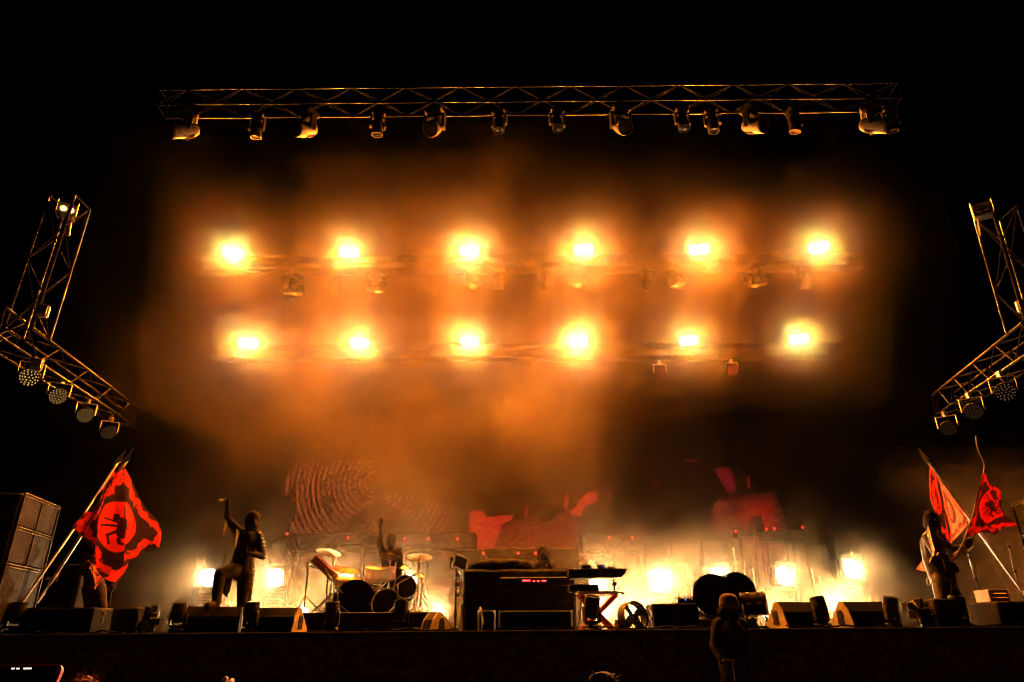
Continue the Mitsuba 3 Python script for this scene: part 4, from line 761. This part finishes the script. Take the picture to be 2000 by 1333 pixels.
obj('box', cbox((q_[0] - p_[0], .6, p_[2] - FLOOR - .06), ((q_[0] + p_[0]) / 2, 10.9, (p_[2] + FLOOR + .06) / 2), .02), 'black_wood', fc)
for s in (-1, 1): obj('corner_rail', cbox((.03, .03, p_[2] - FLOOR - .06), ((q_[0] + p_[0]) / 2 + s * (q_[0] - p_[0]) / 2, 10.6, (p_[2] + FLOOR + .06) / 2), .006), 'chrome', fc)
for s in (-1, 1):
    for yy in (10.7, 11.1): obj('castor', mov(lathe([(0, .02), (.03, .018), (.03, -.018), (0, -.02)], 14, 'x'), ((q_[0] + p_[0]) / 2 + s * .42, yy, FLOOR + .031)), 'rubber', fc)
p_ = (-0.423, 11.200, 2.111)
lc = thing('road_case', 'smaller black road case with bright metal edges left of the big flight case', 'case'); wd = 0.238
obj('box', cbox((wd, .5, p_[2] - FLOOR + .0), (p_[0], 11.5, (p_[2] + FLOOR) / 2), .015), 'black_wood', lc)
for s in (-1, 1): obj('edge_rail', rod((p_[0] + s * wd / 2, 11.25, FLOOR), (p_[0] + s * wd / 2, 11.25, p_[2]), .014), 'chrome', lc, smooth=40)
hp = thing('headphone_ring', 'thin metal hoop standing left of the smaller road case', 'hoop'); obj('hoop', mov(rot(lathe([(.12 + .012 * math.cos(k), .012 * math.sin(k)) for k in np.linspace(0, 2 * math.pi, 9)], 28), 80, [0, 1, 0]), (-0.489, 11.100, 2.028)), 'chrome', hp, smooth=True)
obj('hoop_foot', cbox((.1, .12, .02), ((-0.489, 11.100, 2.028)[0], 11.1, FLOOR + .012), .004), 'black_paint', hp)
obj('hoop_post', rod(((-0.489, 11.100, 2.028)[0], 11.1, FLOOR), (-0.488, 11.100, 1.950), .01), 'chrome', hp)

# ------------------------------------------------------------ synthesizer on the red crossed stand
ks = thing('keyboard_stand', 'red crossed tube stand under the synthesizers at the right of the desk', 'stand'); Y = 11.5
q1, q2, q3, q4 = V(*(1.062, 11.500, 2.344)), V(*(1.557, 11.500, 1.768)), V(*(1.637, 11.500, 2.340)), V(*(1.058, 11.500, 1.757))

q2[2] = q4[2] = FLOOR + .02
for yy, n_ in ((0, 'front'), (.4, 'rear')):
    o = V(0, yy, 0)
    obj('crossed_leg', rod(q1 + o, q2 + o, .032), 'red_tube', ks, smooth=40); obj('crossed_leg', rod(q3 + o + V(0, .05, 0), q4 + o + V(0, .05, 0), .032), 'red_tube', ks, smooth=40)
obj('foot_bar', cat([rod(q2 - V(0, .06, 0), q2 + V(0, .5, 0), .026), rod(q4 - V(0, .06, 0), q4 + V(0, .5, 0), .026)]), 'red_tube', ks, smooth=40)
tp0, tp1 = V(*(1.006, 11.500, 2.352)), V(*(1.646, 11.500, 2.363))
obj('top_rail', cat([cbox((tp1[0] - tp0[0], .05, .045), ((tp0[0] + tp1[0]) / 2, 11.46, tp1[2]), .01), cbox((tp1[0] - tp0[0], .05, .045), ((tp0[0] + tp1[0]) / 2, 11.9, tp1[2]), .01)]), 'aluminium', ks)
p_ = V(*(1.598, 11.500, 2.371)); obj('upper_post', cat([rod(p_, V(*(1.587, 11.500, 2.571)), .013), cbox((.075, .06, .055), V(*(1.598, 11.500, 2.493)), .012)]), 'black_paint', ks, smooth=40)
obj('upper_post', rod(V(*(0.950, 11.600, 2.382)), V(*(0.959, 11.600, 2.583)), .013), 'black_paint', ks, smooth=40)
obj('bracket_arm', rod(V(*(1.631, 11.500, 2.371)), V(*(1.744, 11.500, 2.362)), .014), 'black_paint', ks, smooth=40)
u0, u1 = V(*(0.926, 11.500, 2.583)), V(*(1.810, 11.500, 2.717))
sy = thing('synthesizer', 'slanted synthesizer on top of the red crossed stand', 'synthesizer')
pr = [(u0[0] - .02, u0[2]), (V(*(1.718, 11.500, 2.577))[0], u0[2]), (u1[0], u1[2] - .02), (u1[0], u1[2]), (u0[0] - .05, u1[2] - .005), (u0[0] - .05, u0[2] + .05)]
obj('casing', mov(prism(pr, .42), (0, 11.42, 0)), 'black_paint', sy)
obj('knobs', cat([mov(lathe([(0, .022), (.009, .02), (.012, 0), (0, 0)], 8), (x, y, u1[2])) for x in np.arange(u0[0] + .05, u1[0] - .02, .045) for y in (11.5, 11.6, 11.72)]), 'chrome', sy, kind='stuff')
mx = [(1145, 1107, 18, 7), (1175, 1110, 15, 7), (1194, 1111, 13, 4)]
for k, (x, y, w, h) in enumerate(mx):
    c_ = V(*[(1.169, 11.550, 2.757), (1.416, 11.550, 2.748), (1.572, 11.550, 2.739)][k]); e_ = thing('effects_pedal', ['left', 'middle', 'right'][k] + ' of the three small boxes on the slanted synthesizer', 'effects box')
    obj('box', cbox((w * .0083, .12, h * .0083 + .02), (c_[0], 11.6, u1[2] + (h * .0083 + .02) / 2), .008), 'black_paint', e_)
    obj('knob', cat([mov(lathe([(0, .018), (.009, .016), (.01, 0), (0, 0)], 8), (c_[0] + s * .03, 11.58, u1[2] + h * .0083 + .02)) for s in (-1, 1)]), 'chrome', e_)
    obj('jack_cable', tube(spline([(c_[0] - .03, 11.62, u1[2] + .05), (c_[0] - .05, 11.62, u1[2] + .12), (c_[0] - .09, 11.64, u1[2] + .13), (c_[0] - .11, 11.66, u1[2] + .02)], 12), .005, 5), 'rubber', e_, smooth=True)
    if k == 1: obj('indicator', cbox((.012, .006, .012), (c_[0] + .03, 11.537, u1[2] + .05), .002), 'dark_glass', e_, emitter=glow([.6, .9, 6], .02))
tw = thing('microphone', 'tiny pair of crossed gooseneck microphones above the synthesizer', 'microphone'); c_ = V(*(1.382, 11.600, 2.776))
obj('goosenecks', cat([rod((c_[0], 11.6, u1[2]), c_ + V(-.06, 0, .08), .006, .011), rod((c_[0], 11.6, u1[2]), c_ + V(.02, 0, .07), .006, .011)]), 'black_paint', tw, smooth=40)
k2 = thing('keyboard', 'lower dark keyboard lying on the rails of the red crossed stand', 'keyboard'); p_ = V(*(0.879, 11.500, 2.422)); q_ = V(*(1.350, 11.500, 2.419))
obj('casing', cbox((q_[0] - p_[0], .36, .105), ((p_[0] + q_[0]) / 2, 11.68, tp1[2] + .078), .012), 'black_paint', k2)
obj('keys', cat([cbox((.02, .12, .012), (x, 11.8, tp1[2] + .136), .002) for x in np.arange(p_[0] + .03, q_[0] - .03, .0235)]), 'pale_panel', k2)
obj('microphone', cat([rod(V(*(1.696, 11.450, 2.360)), V(*(1.719, 11.400, 2.341)), .02), rod(V(*(1.667, 11.450, 2.405)), V(*(1.636, 11.450, 2.429)), .008, .012)]), 'black_paint', label='small clip microphone at the right end of the red stand', cat='microphone', smooth=40)
for k, (p, q) in enumerate([((1.035, 11.400, 2.309), (0.931, 11.300, 1.771)), ((1.075, 11.400, 2.301), (1.080, 11.300, 1.784))]):
    p, q = V(*p), V(*q); obj('hanging_cable', tube(spline([p, p * .6 + q * .4 + V(.03, 0, 0), p * .25 + q * .75 + V(.02, 0, 0), q], 16), .010, 5), 'rubber', label=['left', 'right'][k] + ' of two black cables hanging under the lower keyboard', cat='cable', smooth=True)

# ------------------------------------------------------------ fan, bottle, case with mixer
fn = thing('floor_fan', 'round drum fan on a tube stand in front of the bright smoke', 'fan'); c_ = V(*(1.699, 10.500, 1.974)); ax = V(.55, -1, .15); ax /= np.linalg.norm(ax)
obj('shroud', aim(lathe([(.205, -.09), (.215, -.09), (.215, .07), (.205, .07), (.2, -.09)], 40), ax, c_), 'black_paint', fn, smooth=40)
for s in (-1, 1):
    gm = cat([lathe([(r + .003 * math.cos(k), .003 * math.sin(k)) for k in np.linspace(0, 2 * math.pi, 6)], 32) for r in (.06, .11, .16)] + [rod((.04 * math.cos(k), .04 * math.sin(k), 0), (.205 * math.cos(k), .205 * math.sin(k), 0), .003, n=4) for k in np.arange(8) * math.pi / 4])
    obj('guard', aim(mov(gm, (0, 0, s * .075 - .01)), ax, c_), 'chrome', fn)
hub = obj('motor_hub', aim(lathe([(0, .06), (.045, .05), (.05, -.07), (0, -.08)], 20), ax, c_), 'black_paint', fn, smooth=40)
for k in range(4):
    bl = cbox((.15, .115, .008), (.118, 0, 0), .003); bl = rot(bl, 24, [1, 0, 0]); bl = rot(bl, k * 90 + 35, [0, 0, 1]); obj('blade', aim(bl, ax, c_), 'black_paint', hub)
obj('stand', tube(spline([c_ + V(-.2, .05, -.02), c_ + V(-.13, -.02, -.2), (c_[0] - .03, 10.42, FLOOR + .02), (c_[0] + .03, 10.42, FLOOR + .02), c_ + V(.11, -.02, -.2), c_ + V(.19, -.06, -.02)], 26), .012, 6), 'black_paint', fn, smooth=True)
obj('control_box', cbox((.13, .14, .14), (c_[0] - .2, 10.5, FLOOR + .07), .02), 'black_paint', label='small black box on the floor left of the round fan', cat='box')
bt = thing('bottle', 'little yellow bottle on the stage floor beside the red stand', 'bottle'); p_ = V(*(1.418, 10.300, 1.780))
obj('body', mov(lathe([(0, 0), (.03, 0), (.032, .01), (.032, .085), (.02, .105), (.016, .115), (0, .115)], 20), (p_[0], 10.3, FLOOR)), 'yellow_plastic', bt, smooth=40); obj('cap', mov(lathe([(0, 0), (.018, 0), (.018, .025), (0, .025)], 14), (p_[0], 10.3, FLOOR + .115)), 'black_paint', bt)
a, b = (2.050, 10.800, 2.170), (2.708, 10.800, 2.165)
ec = thing('equipment_case', 'tall black equipment case with a pale metal edge right of the fan', 'case')
obj('box', cbox((b[0] - a[0], .6, a[2] - FLOOR), ((a[0] + b[0]) / 2, 11.1, (a[2] + FLOOR) / 2), .015), 'black_wood', ec)
obj('edge_rail', cbox((.04, .05, a[2] - FLOOR - .01), (a[0] - .012, 10.84, (a[2] + FLOOR) / 2), .006), 'aluminium', ec)
for z in (.17, .3): obj('latch', cbox((.02, .06, .05), (a[0] - .035, 10.9, FLOOR + z), .006), 'chrome', ec)
m_ = thing('mixer', 'small mixing desk with a row of knobs on the equipment case', 'mixer'); c_ = V(*(2.560, 10.800, 2.201))
obj('casing', cbox((0.245, .2, .075), (c_[0], 10.95, a[2] + .04), .012), 'black_paint', m_)
obj('knobs', cat([mov(lathe([(0, .03), (.011, .028), (.012, 0), (0, 0)], 8), (c_[0] - .09 + k * .045, 10.92, a[2] + .077)) for k in range(5)]), 'black_paint', m_)
obj('indicator', cbox((.014, .006, .014), (c_[0] - .01, 10.846, a[2] + .05), .002), 'dark_glass', m_, emitter=glow([.7, 1.6, 9], .02))
obj('indicator', cbox((.01, .006, .01), (c_[0] + .08, 10.846, a[2] + .055), .002), 'dark_glass', m_, emitter=glow([4, .3, .1], .02))

# ------------------------------------------------------------ big round drums right of the middle
e1 = drum('round_drum', 'left one of the two big round drums behind the knitted cap', (2.993, 11.000, 2.266), (-.15, -1, .1), .285, .34, 'black_wood', 8, 'grille')
e2 = drum('round_drum', 'right and higher one of the two big round drums', (3.426, 11.400, 2.314), (.2, -1, .05), .30, .34, 'black_wood', 8, 'grille')
e3 = drum('side_drum', 'deep dark drum lying sideways right of the two big round drums', (3.611, 11.000, 2.160), (1, -.35, .06), .165, .34, 'black_wood', 6, 'grille')
for e_, p_, r in ((e1, (2.993, 11.000, 2.266), .25), (e2, (3.426, 11.400, 2.314), .26), (e3, (3.611, 11.000, 2.160), .13)):
    for s in (-1, 1): obj('leg', rod((p_[0] + s * r * .8, p_[1], p_[2] - r * .55), (p_[0] + s * (r + .06), p_[1] - .05, FLOOR), .014), 'black_paint', e_, smooth=40)
    obj('rear_leg', rod((p_[0], p_[1] + .15, p_[2] - r), (p_[0], p_[1] + .3, FLOOR), .014), 'black_paint', e_, smooth=40)
pb = thing('drum_rack_case', 'low black case filling the space under the round drums', 'case'); a, b = (2.847, 11.300, 2.032), (3.790, 11.300, 2.025)
obj('box', cbox((b[0] - a[0], .5, a[2] - FLOOR), ((a[0] + b[0]) / 2, 11.75, (a[2] + FLOOR) / 2), .02), 'black_wood', pb); obj('lid_rail', cbox((b[0] - a[0] + .02, .03, .03), ((a[0] + b[0]) / 2, 11.5, a[2] - .06), .005), 'aluminium', pb)

# ------------------------------------------------------------ cases and covered gear at both ends
def block(name, label, c, size, material, cat_, rough_=.0, turn=0):
    t = thing(name, label, cat_); m = cbox(size, (0, 0, size[2] / 2), .02)
    if rough_: m = rough(m.subdivide_to_size(.08), rough_, 9, int(c[0] * 10) % 7)
    obj('body', mov(rot(m, turn, [0, 0, 1]), (c[0], c[1], FLOOR)), material, t, smooth=50 if rough_ else False); return t
t = block('flight_case', 'long flat black case at the left end of the stage edge', (-5.930, 9.800, 1.847), (0.942, .6, 0.321), 'black_wood', 'case')
obj('white_label', flap([(-5.325, 9.440, 2.089), (-5.259, 9.440, 2.057), (-5.257, 9.440, 2.021), (-5.293, 9.440, 2.009), (-5.325, 9.440, 2.033)], .004), 'pale_panel', t); obj('white_strap', flap([(-5.299, 9.440, 2.003), (-5.271, 9.440, 1.996), (-5.272, 9.440, 1.917), (-5.301, 9.440, 1.930)], .004), 'pale_panel', t)
t = block('covered_case', 'black case under a crumpled cover left of the singer', (-5.087, 9.800, 1.904), (0.335, .45, 0.321), 'black_cloth', 'case', .05)
def gear(name, label, p, w, parts, seed):
    t = thing(name, label, 'equipment'); r_ = np.random.default_rng(seed); x, y, _ = p
    for k in range(parts):
        s = r_.uniform(.05, .16, 3); obj('unit', mov(rot(cbox(s, (0, 0, 0), .01), r_.uniform(-40, 40), [0, 0, 1]), (x + r_.uniform(-w, w), y + r_.uniform(-.1, .1), FLOOR + s[2] / 2 + r_.choice([0, .1, .2]))), ['black_paint', 'chrome', 'leather'][k % 3], t)
    for k in range(5):
        a = V(x + r_.uniform(-w, w) * 1.3, y - .15, FLOOR + .02); b = V(x + r_.uniform(-w, w) * 1.6, y - .1, FLOOR + .02); obj('cable', tube(spline([a, (a + b) / 2 + V(0, 0, r_.uniform(.03, .2)), b], 12), .009, 5), 'rubber', t, smooth=True)
gear('equipment_pile', 'pile of shiny equipment on the right side of the covered case', (-4.777, 9.650, 1.942), .09, 9, 4)
t = block('covered_case', 'black case under a crumpled cover in front of the guitarist', (5.577, 9.700, 1.825), (0.345, .45, 0.345), 'black_cloth', 'case', .05, 8)
tp = thing('tape_strip', 'slanted white strip on the left side of the right covered case', 'tape'); obj('strip', flap([(5.152, 9.460, 2.124), (5.173, 9.460, 2.130), (5.243, 9.460, 2.061), (5.210, 9.460, 2.037)], .006), 'pale_panel', tp)
gear('equipment_pile', 'pile of dark equipment left of the right covered case', (5.258, 9.600, 1.868), .10, 9, 9)
t = block('flight_case', 'flat black case at the right end of the stage edge', (6.501, 9.700, 1.800), (0.539, .5, 0.304), 'black_wood', 'case')
cr = thing('wooden_crate', 'small pale slatted crate standing on the case at far right', 'crate'); p_ = V(*(6.983, 10.600, 2.145)); wd = 0.286
for k in range(3): obj('slat', cbox((wd, .02, .045), (p_[0], 10.5, p_[2] + .028 + k * .056), .004), 'wood', cr)
for k in range(3): obj('slat', cbox((wd, .02, .045), (p_[0], 10.82, p_[2] + .028 + k * .056), .004), 'wood', cr)
for s in (-1, 1): obj('end_board', cbox((.02, .3, .165), (p_[0] + s * (wd / 2 - .012), 10.66, p_[2] + .083), .004), 'wood', cr)
cs_ = thing('road_case', 'black road case under the pale slatted crate', 'case'); obj('box', cbox((wd + .15, .5, p_[2] - FLOOR), (p_[0], 10.66, (p_[2] + FLOOR) / 2 - .002), .015), 'black_wood', cs_); obj('lid_rail', cbox((wd + .16, .02, .025), (p_[0], 10.4, p_[2] - .09), .004), 'aluminium', cs_)
# cables lying along the stage edge
for i, (x0, x1) in enumerate([(-2.6, -1.2), (-1.9, -.7), (.9, 2.0), (2.0, 3.2), (3.4, 4.6), (-6.0, -4.9), (5.3, 6.6)]):
    xx = np.linspace(x0, x1, 9); pts = np.stack([xx, 9.25 + .1 * r2.random(9), FLOOR + .012 + .03 * r2.random(9) * (r2.random(9) > .5)], 1)
    obj('floor_cable', tube(spline(pts, 50), .012, 6), 'rubber', label=['black cable snaking along the stage edge in front of the drum riser', 'black cable along the stage edge left of the big flight case', 'black cable along the stage edge under the red stand', 'black cable along the stage edge in front of the tall equipment case', 'black cable along the stage edge left of the right wedges', 'black cable along the stage edge beside the left covered case', 'black cable along the stage edge beside the right covered case'][i], cat='cable', smooth=True)

# ------------------------------------------------------------ loudspeaker stacks at both edges of the stage
def stack(label, pn, pf, zs, side):
    t = thing('speaker_stack', label, 'loudspeaker'); a, b = V(pn[0], pn[1], 0), V(pf[0], pf[1], 0); d = b - a; W = np.linalg.norm(d); d /= W; n = np.cross(d, V(0, 0, 1)) ; n = n if n[0] * side > 0 else -n
    ang = math.degrees(math.atan2(d[1], d[0]))
    def put(m, u, z, off=0): return mov(rot(m, ang, [0, 0, 1]), a + d * u + n * off + V(0, 0, z))
    H = zs[0] - FLOOR
    obj('cabinet', put(cbox((W, .5, H), (0, .0, 0), .02), W / 2, FLOOR + H / 2, -.27), 'black_wood', t)
    rows = list(zip(zs[:-1], zs[1:]))
    for r_, (z1, z0) in enumerate(rows):
        last = r_ == len(rows) - 1
        for u0, u1 in ([(0, W)] if last else [(0, W / 2), (W / 2, W)]):
            obj('grille_panel', put(cbox((u1 - u0 - .05, .03, z1 - z0 - .05), (0, 0, 0), .006), (u0 + u1) / 2, (z0 + z1) / 2, .0), 'grille', t)
        for zz in (0, -.035): obj('edge_strip', put(cbox((W, .03, .014), (0, 0, 0), .003), W / 2, z1 + zz, .012), 'dark_housing', t)
    for u in (0, W): obj('edge_strip', put(cbox((.014, .03, H), (0, 0, 0), .003), u, FLOOR + H / 2, .015), 'dark_housing', t)
    obj('centre_strip', put(cbox((.012, .03, zs[0] - zs[-2]), (0, 0, 0), .003), W / 2, (zs[0] + zs[-2]) / 2, .01), 'dark_housing', t)
stack('tall loudspeaker stack with thin metal edges at the left edge of the stage', (-6.464, 9.050, 3.587), (-6.651, 10.100, 3.562), [3.52, 3.09, 2.63, FLOOR], 1)
stack('tall loudspeaker stack with thin metal edges at the right edge of the stage', (7.142, 9.900, 3.565), (7.061, 9.050, 3.637), [3.42, 2.98, 2.5, FLOOR], -1)

# stage-side backline glimpsed in the dark at left
t = thing('guitar_cabinet', 'tall dark speaker cabinet with a white label behind the left flagpoles', 'loudspeaker'); p_ = (-7.215, 11.500, 2.722)
obj('box', cbox((.75, .5, 1.05), (p_[0], 11.6, FLOOR + .525), .02), 'black_wood', t); obj('grille_panel', cbox((.66, .02, .9), (p_[0], 11.345, FLOOR + .5), .004), 'grille', t)
obj('white_label', cbox((.07, .006, .045), (p_[0] - .13, 11.33, (-7.191, 11.300, 2.628)[2]), .002), 'pale_panel', t); obj('strap', cbox((.04, .012, .15), (p_[0] + .02, 11.33, (-7.060, 11.300, 2.650)[2]), .004), 'pale_panel', t)

# thin rod stands by the right flags
for i, (p, q) in enumerate([((6.958, 10.900, 2.848), (6.981, 10.900, 2.346)), ((7.819, 11.200, 3.046), (7.765, 11.200, 2.360))]):
    t = thing('microphone_stand', ['thin dark stand between the guitarist and the bent flagpole', 'thin dark stand under the far right flag'][i], 'microphone stand'); p, q = V(*p), V(*q)
    obj('tube', rod(p, (q[0], q[1], FLOOR), .012), 'chrome', t, smooth=40); obj('joint', cat([mov(trimesh.creation.icosphere(1, .026), p * (1 - k) + V(q[0], q[1], FLOOR) * k) for k in (.05, .35)]), 'black_paint', t)
    obj('base', mov(lathe([(0, .02), (.12, .015), (.13, 0), (0, 0)], 18), (q[0], q[1], FLOOR)), 'black_paint', t)

# ------------------------------------------------------------ audience at the bottom edge
ph = thing('phone', 'phone held sideways at the lower left with bright lines on its screen', 'phone'); c_ = V(*(-0.976, 1.500, 1.626))
bd = m3.CrossSection([[(-.072, -.036), (.072, -.036), (.072, .036), (-.072, .036)]]).offset(-.012, m3.JoinType.Round).offset(.012, m3.JoinType.Round, 2.0, 40).extrude(.009)
tm = bd.to_mesh(); bd = trimesh.Trimesh(tm.vert_properties[:, :3], tm.tri_verts)
def PH(m): return mov(rot(m, 72, [1, 0, 0]), c_)
obj('case', PH(mov(bd, (0, 0, -.009))), 'red_tube', ph)
obj('screen', PH(cbox((.134, .066, .0012), (0, 0, .0005), .0004)), 'dark_glass', ph)
obj('screen_line', PH(cat([cbox((w, .0024, .0006), (x, .0285, .0014), .0002) for x, w in ((-.0255, .006), (-.0155, .006), (.0035, .0165))])), 'pale_panel', ph, emitter=glow([2.2, 2.0, 1.5], .01))
def crowd_head(p, label, hair, seed, spiky=False, r=.1):
    t = thing('person', label, 'person'); p = V(*p) - V(0, 0, .1)
    nk = p - V(0, 0, .17)
    B = [(p, r * .9, p - V(0, 0, .08), .07), (p - V(0, 0, .08), .062, nk, .062), (nk - V(0, 0, .05), .09, nk + V(.19, 0, -.12), .07), (nk - V(0, 0, .05), .09, nk + V(-.19, 0, -.12), .07), (nk - V(0, 0, .1), .13, nk - V(0, 0, .6), .14), (nk + V(.19, 0, -.12), .06, nk + V(.22, .05, -.45), .05), (nk + V(-.19, 0, -.12), .06, nk + V(-.22, .05, -.45), .05)]
    for s in (-1, 1): B += [(nk + V(s * .22, .05, -.45), .05, nk + V(s * .16, .3, -.55), .04), (nk + V(s * .09, 0, -.62), .1, nk + V(s * .1, 0, -1.0), .075), (nk + V(s * .1, 0, -1.0), .07, (p[0] + s * .1, p[1], .08), .05), ((p[0] + s * .1, p[1], .06), .05, (p[0] + s * .1, p[1] + .17, .045), .042)]
    obj('body', flesh(B, .03, 5), 'pit_cloth', t, smooth=True); r_ = np.random.default_rng(seed)
    hm = rough(flesh([(p + V(0, -.01, .02), r, p + V(0, -.03, -.04), r * .95)], .02, 3), .04, 25, seed)
    st_ = []
    for k in range(70 if spiky else 160):
        u = r_.normal(size=3); u[2] = abs(u[2]); u /= np.linalg.norm(u); a = p + V(0, -.01, .02) + u * r * .95; l_ = r_.uniform(.015, .03) if spiky else .03
        st_.append(rod(a, a + (u + r_.normal(size=3) * .5) * l_, .008 if spiky else .0025, .001, 4))
    obj('hair', cat([hm] + st_), hair, t, smooth=True)
crowd_head((-2.483, 4.400, 1.505), 'head with tousled reddish hair in the crowd at lower left', 'hair_red', 3)
crowd_head((0.466, 4.000, 1.521), 'dark head with tousled short hair in the crowd at the lower edge', 'hair_dark', 5, True)
t = thing('person', 'raised fingertips of a crowd member at the lower edge left of centre', 'person'); p_ = V(*(-1.233, 3.200, 1.487))
B = hand_bones(p_ - V(0, 0, .09), (.1, 0, 1), (0, 1, 0), (.6, .3, .2, .5), 1.0); sh = p_ - V(-.1, .3, .55)
B += [(p_ - V(0, 0, .09), .03, p_ - V(.03, .1, .36), .042), (p_ - V(.03, .1, .36), .045, sh, .06), (sh, .07, sh + V(.2, 0, .03), .07), (sh + V(.2, 0, 0), .14, sh + V(.2, 0, -.5), .14), (sh + V(.2, 0, .03), .07, sh + V(.4, 0, 0), .07), (sh + V(.4, 0, 0), .06, sh + V(.42, .05, -.3), .05), (sh + V(.42, .05, -.3), .05, sh + V(.38, .2, -.5), .04),
      (sh + V(.2, 0, .05), .06, sh + V(.2, .02, .14), .06), (sh + V(.2, .03, .2), .085, sh + V(.2, .04, .14), .075)]
for s in (-1, 1): B += [(sh + V(.2 + s * .09, 0, -.5), .1, (sh[0] + .2 + s * .1, sh[1], .06), .05), ((sh[0] + .2 + s * .1, sh[1], .06), .05, (sh[0] + .2 + s * .1, sh[1] + .17, .045), .042)]
obj('body', flesh(B, .022, 5), 'skin', t, smooth=True)

# ------------------------------------------------------------ smoke
H0, H1 = V(-17, -4, -1.0), V(17, 25, 23.0)
nx, ny, nz = 150, 128, 126
zz, yy, xx = np.meshgrid(*[(np.arange(k) + .5) / k for k in (nz, ny, nx)], indexing='ij')
p = np.stack([xx, yy, zz], -1) * (H1 - H0) + H0; x, y, z = p[..., 0], p[..., 1], p[..., 2]
def ss(a, b, t): t = np.clip((t - a) / (b - a), 0, 1); return t * t * (3 - 2 * t)
TURN = trimesh.transformations.euler_matrix(.7, .5, 1.1)[:3, :3]; pr_ = p @ TURN.T      # keeps the noise's cells off the axes
warp = np.stack([meshkit.fbm(pr_ * .5, 3, 11), meshkit.fbm(pr_ * .5, 3, 23), meshkit.fbm(pr_ * .5, 3, 37)], -1) - .5
f = meshkit.fbm((p + warp * 2.6) @ TURN.T * .43, 5, 3)
inside = ss(10, 12.5, y) * (1 - ss(15.6, 17.6, y))
lumpy = ss(.25, .7, f); wisp = .45 + 1.1 * ss(.3, .7, meshkit.fbm((p + warp * 2.6) @ TURN.T * 1.1, 4, 51))
high = ss(.38, .68, f) * ss(-8.8, -6.3, x) * (1 - ss(-.5, 5.5, x) * .95) * inside * (.3 + .7 * ss(4.5, 8, z)) * ss(2.8, 4.6, z) * (1 - ss(10.0, 12.0, z))
left = ss(.33, .62, f) * ss(-6.5, -3.5, x) * (1 - ss(.6, 2.4, x)) * ss(10, 12, y) * (1 - ss(16.5, 18.5, y)) * ss(2.6, 4.4, z) * (1 - ss(6, 8.5, z))
low = ss(.30, .66, f) * (1 - ss(2.6, 4.6, z)) * ss(12, 14.5, y) * (1 - ss(18.7, 19.3, y)) * ss(-8.5, -6, x) * (1 - ss(9.5, 12, x)) * (1 - .45 * ss(3.8, 5.2, x))
hot = ss(.2, .6, f) * np.exp(-((x - 2.6) / 1.6) ** 2) * (1 - ss(2.6, 3.9, z)) * ss(13, 15, y) * (1 - ss(18.5, 19.2, y))
right = ss(.36, .66, f) * np.exp(-((x - 9.3) / 1.6) ** 2) * (1 - ss(2.8, 5.0, z)) * ss(11, 13, y) * (1 - ss(18, 19.5, y))
puffs = 0                                     # the smoke hangs thickest round the hot lamps
for q in UP + LO:
    d_ = V(0, 0, 1.7) - V(*q); d_ /= np.linalg.norm(d_); rel = p - V(*q); fr = rel @ d_; r2_ = ((rel ** 2).sum(-1) - fr ** 2) / .92 ** 2
    puffs = puffs + np.exp(-r2_) * ss(-.4, .3, fr) * np.exp(-np.clip(fr, 0, 9) / .95)
glow_puffs = 0
for q in FLOODS:
    glow_puffs = glow_puffs + np.exp(-(((x - q[0]) / .36) ** 2 + ((y - q[1] + .5) / .6) ** 2 + ((z - q[2]) / .36) ** 2))
d = wisp * (.014 * high + .012 * left + .05 * low + .10 * hot + .2 * right + .12 * puffs) + .38 * puffs * (.6 + .5 * lumpy) + .6 * glow_puffs
d = np.where(z > FLOOR, d, 0) * ss(8.6, 11.5, y)
scene['haze_air'] = {'type': 'heterogeneous', 'albedo': rgb(AIR_ALBEDO), 'phase': {'type': 'blendphase', 'weight': .6, 'a': {'type': 'hg', 'g': .1}, 'b': {'type': 'hg', 'g': .8}},
                     'sigma_t': {'type': 'gridvolume', 'grid': mi.VolumeGrid(d.astype(np.float32)[..., None]), 'to_world': T().translate(H0.tolist()).scale((H1 - H0).tolist())}}
scene['haze'] = {'type': 'cube', 'to_world': T().translate(((H0 + H1) / 2).tolist()).scale(((H1 - H0) / 2 * .9995).tolist()), 'bsdf': {'type': 'null'}, 'interior': {'type': 'ref', 'id': 'haze_air'}}
labels['haze'] = {'label': 'drifting stage smoke lit orange by the lamps', 'category': 'smoke', 'kind': 'stuff'}
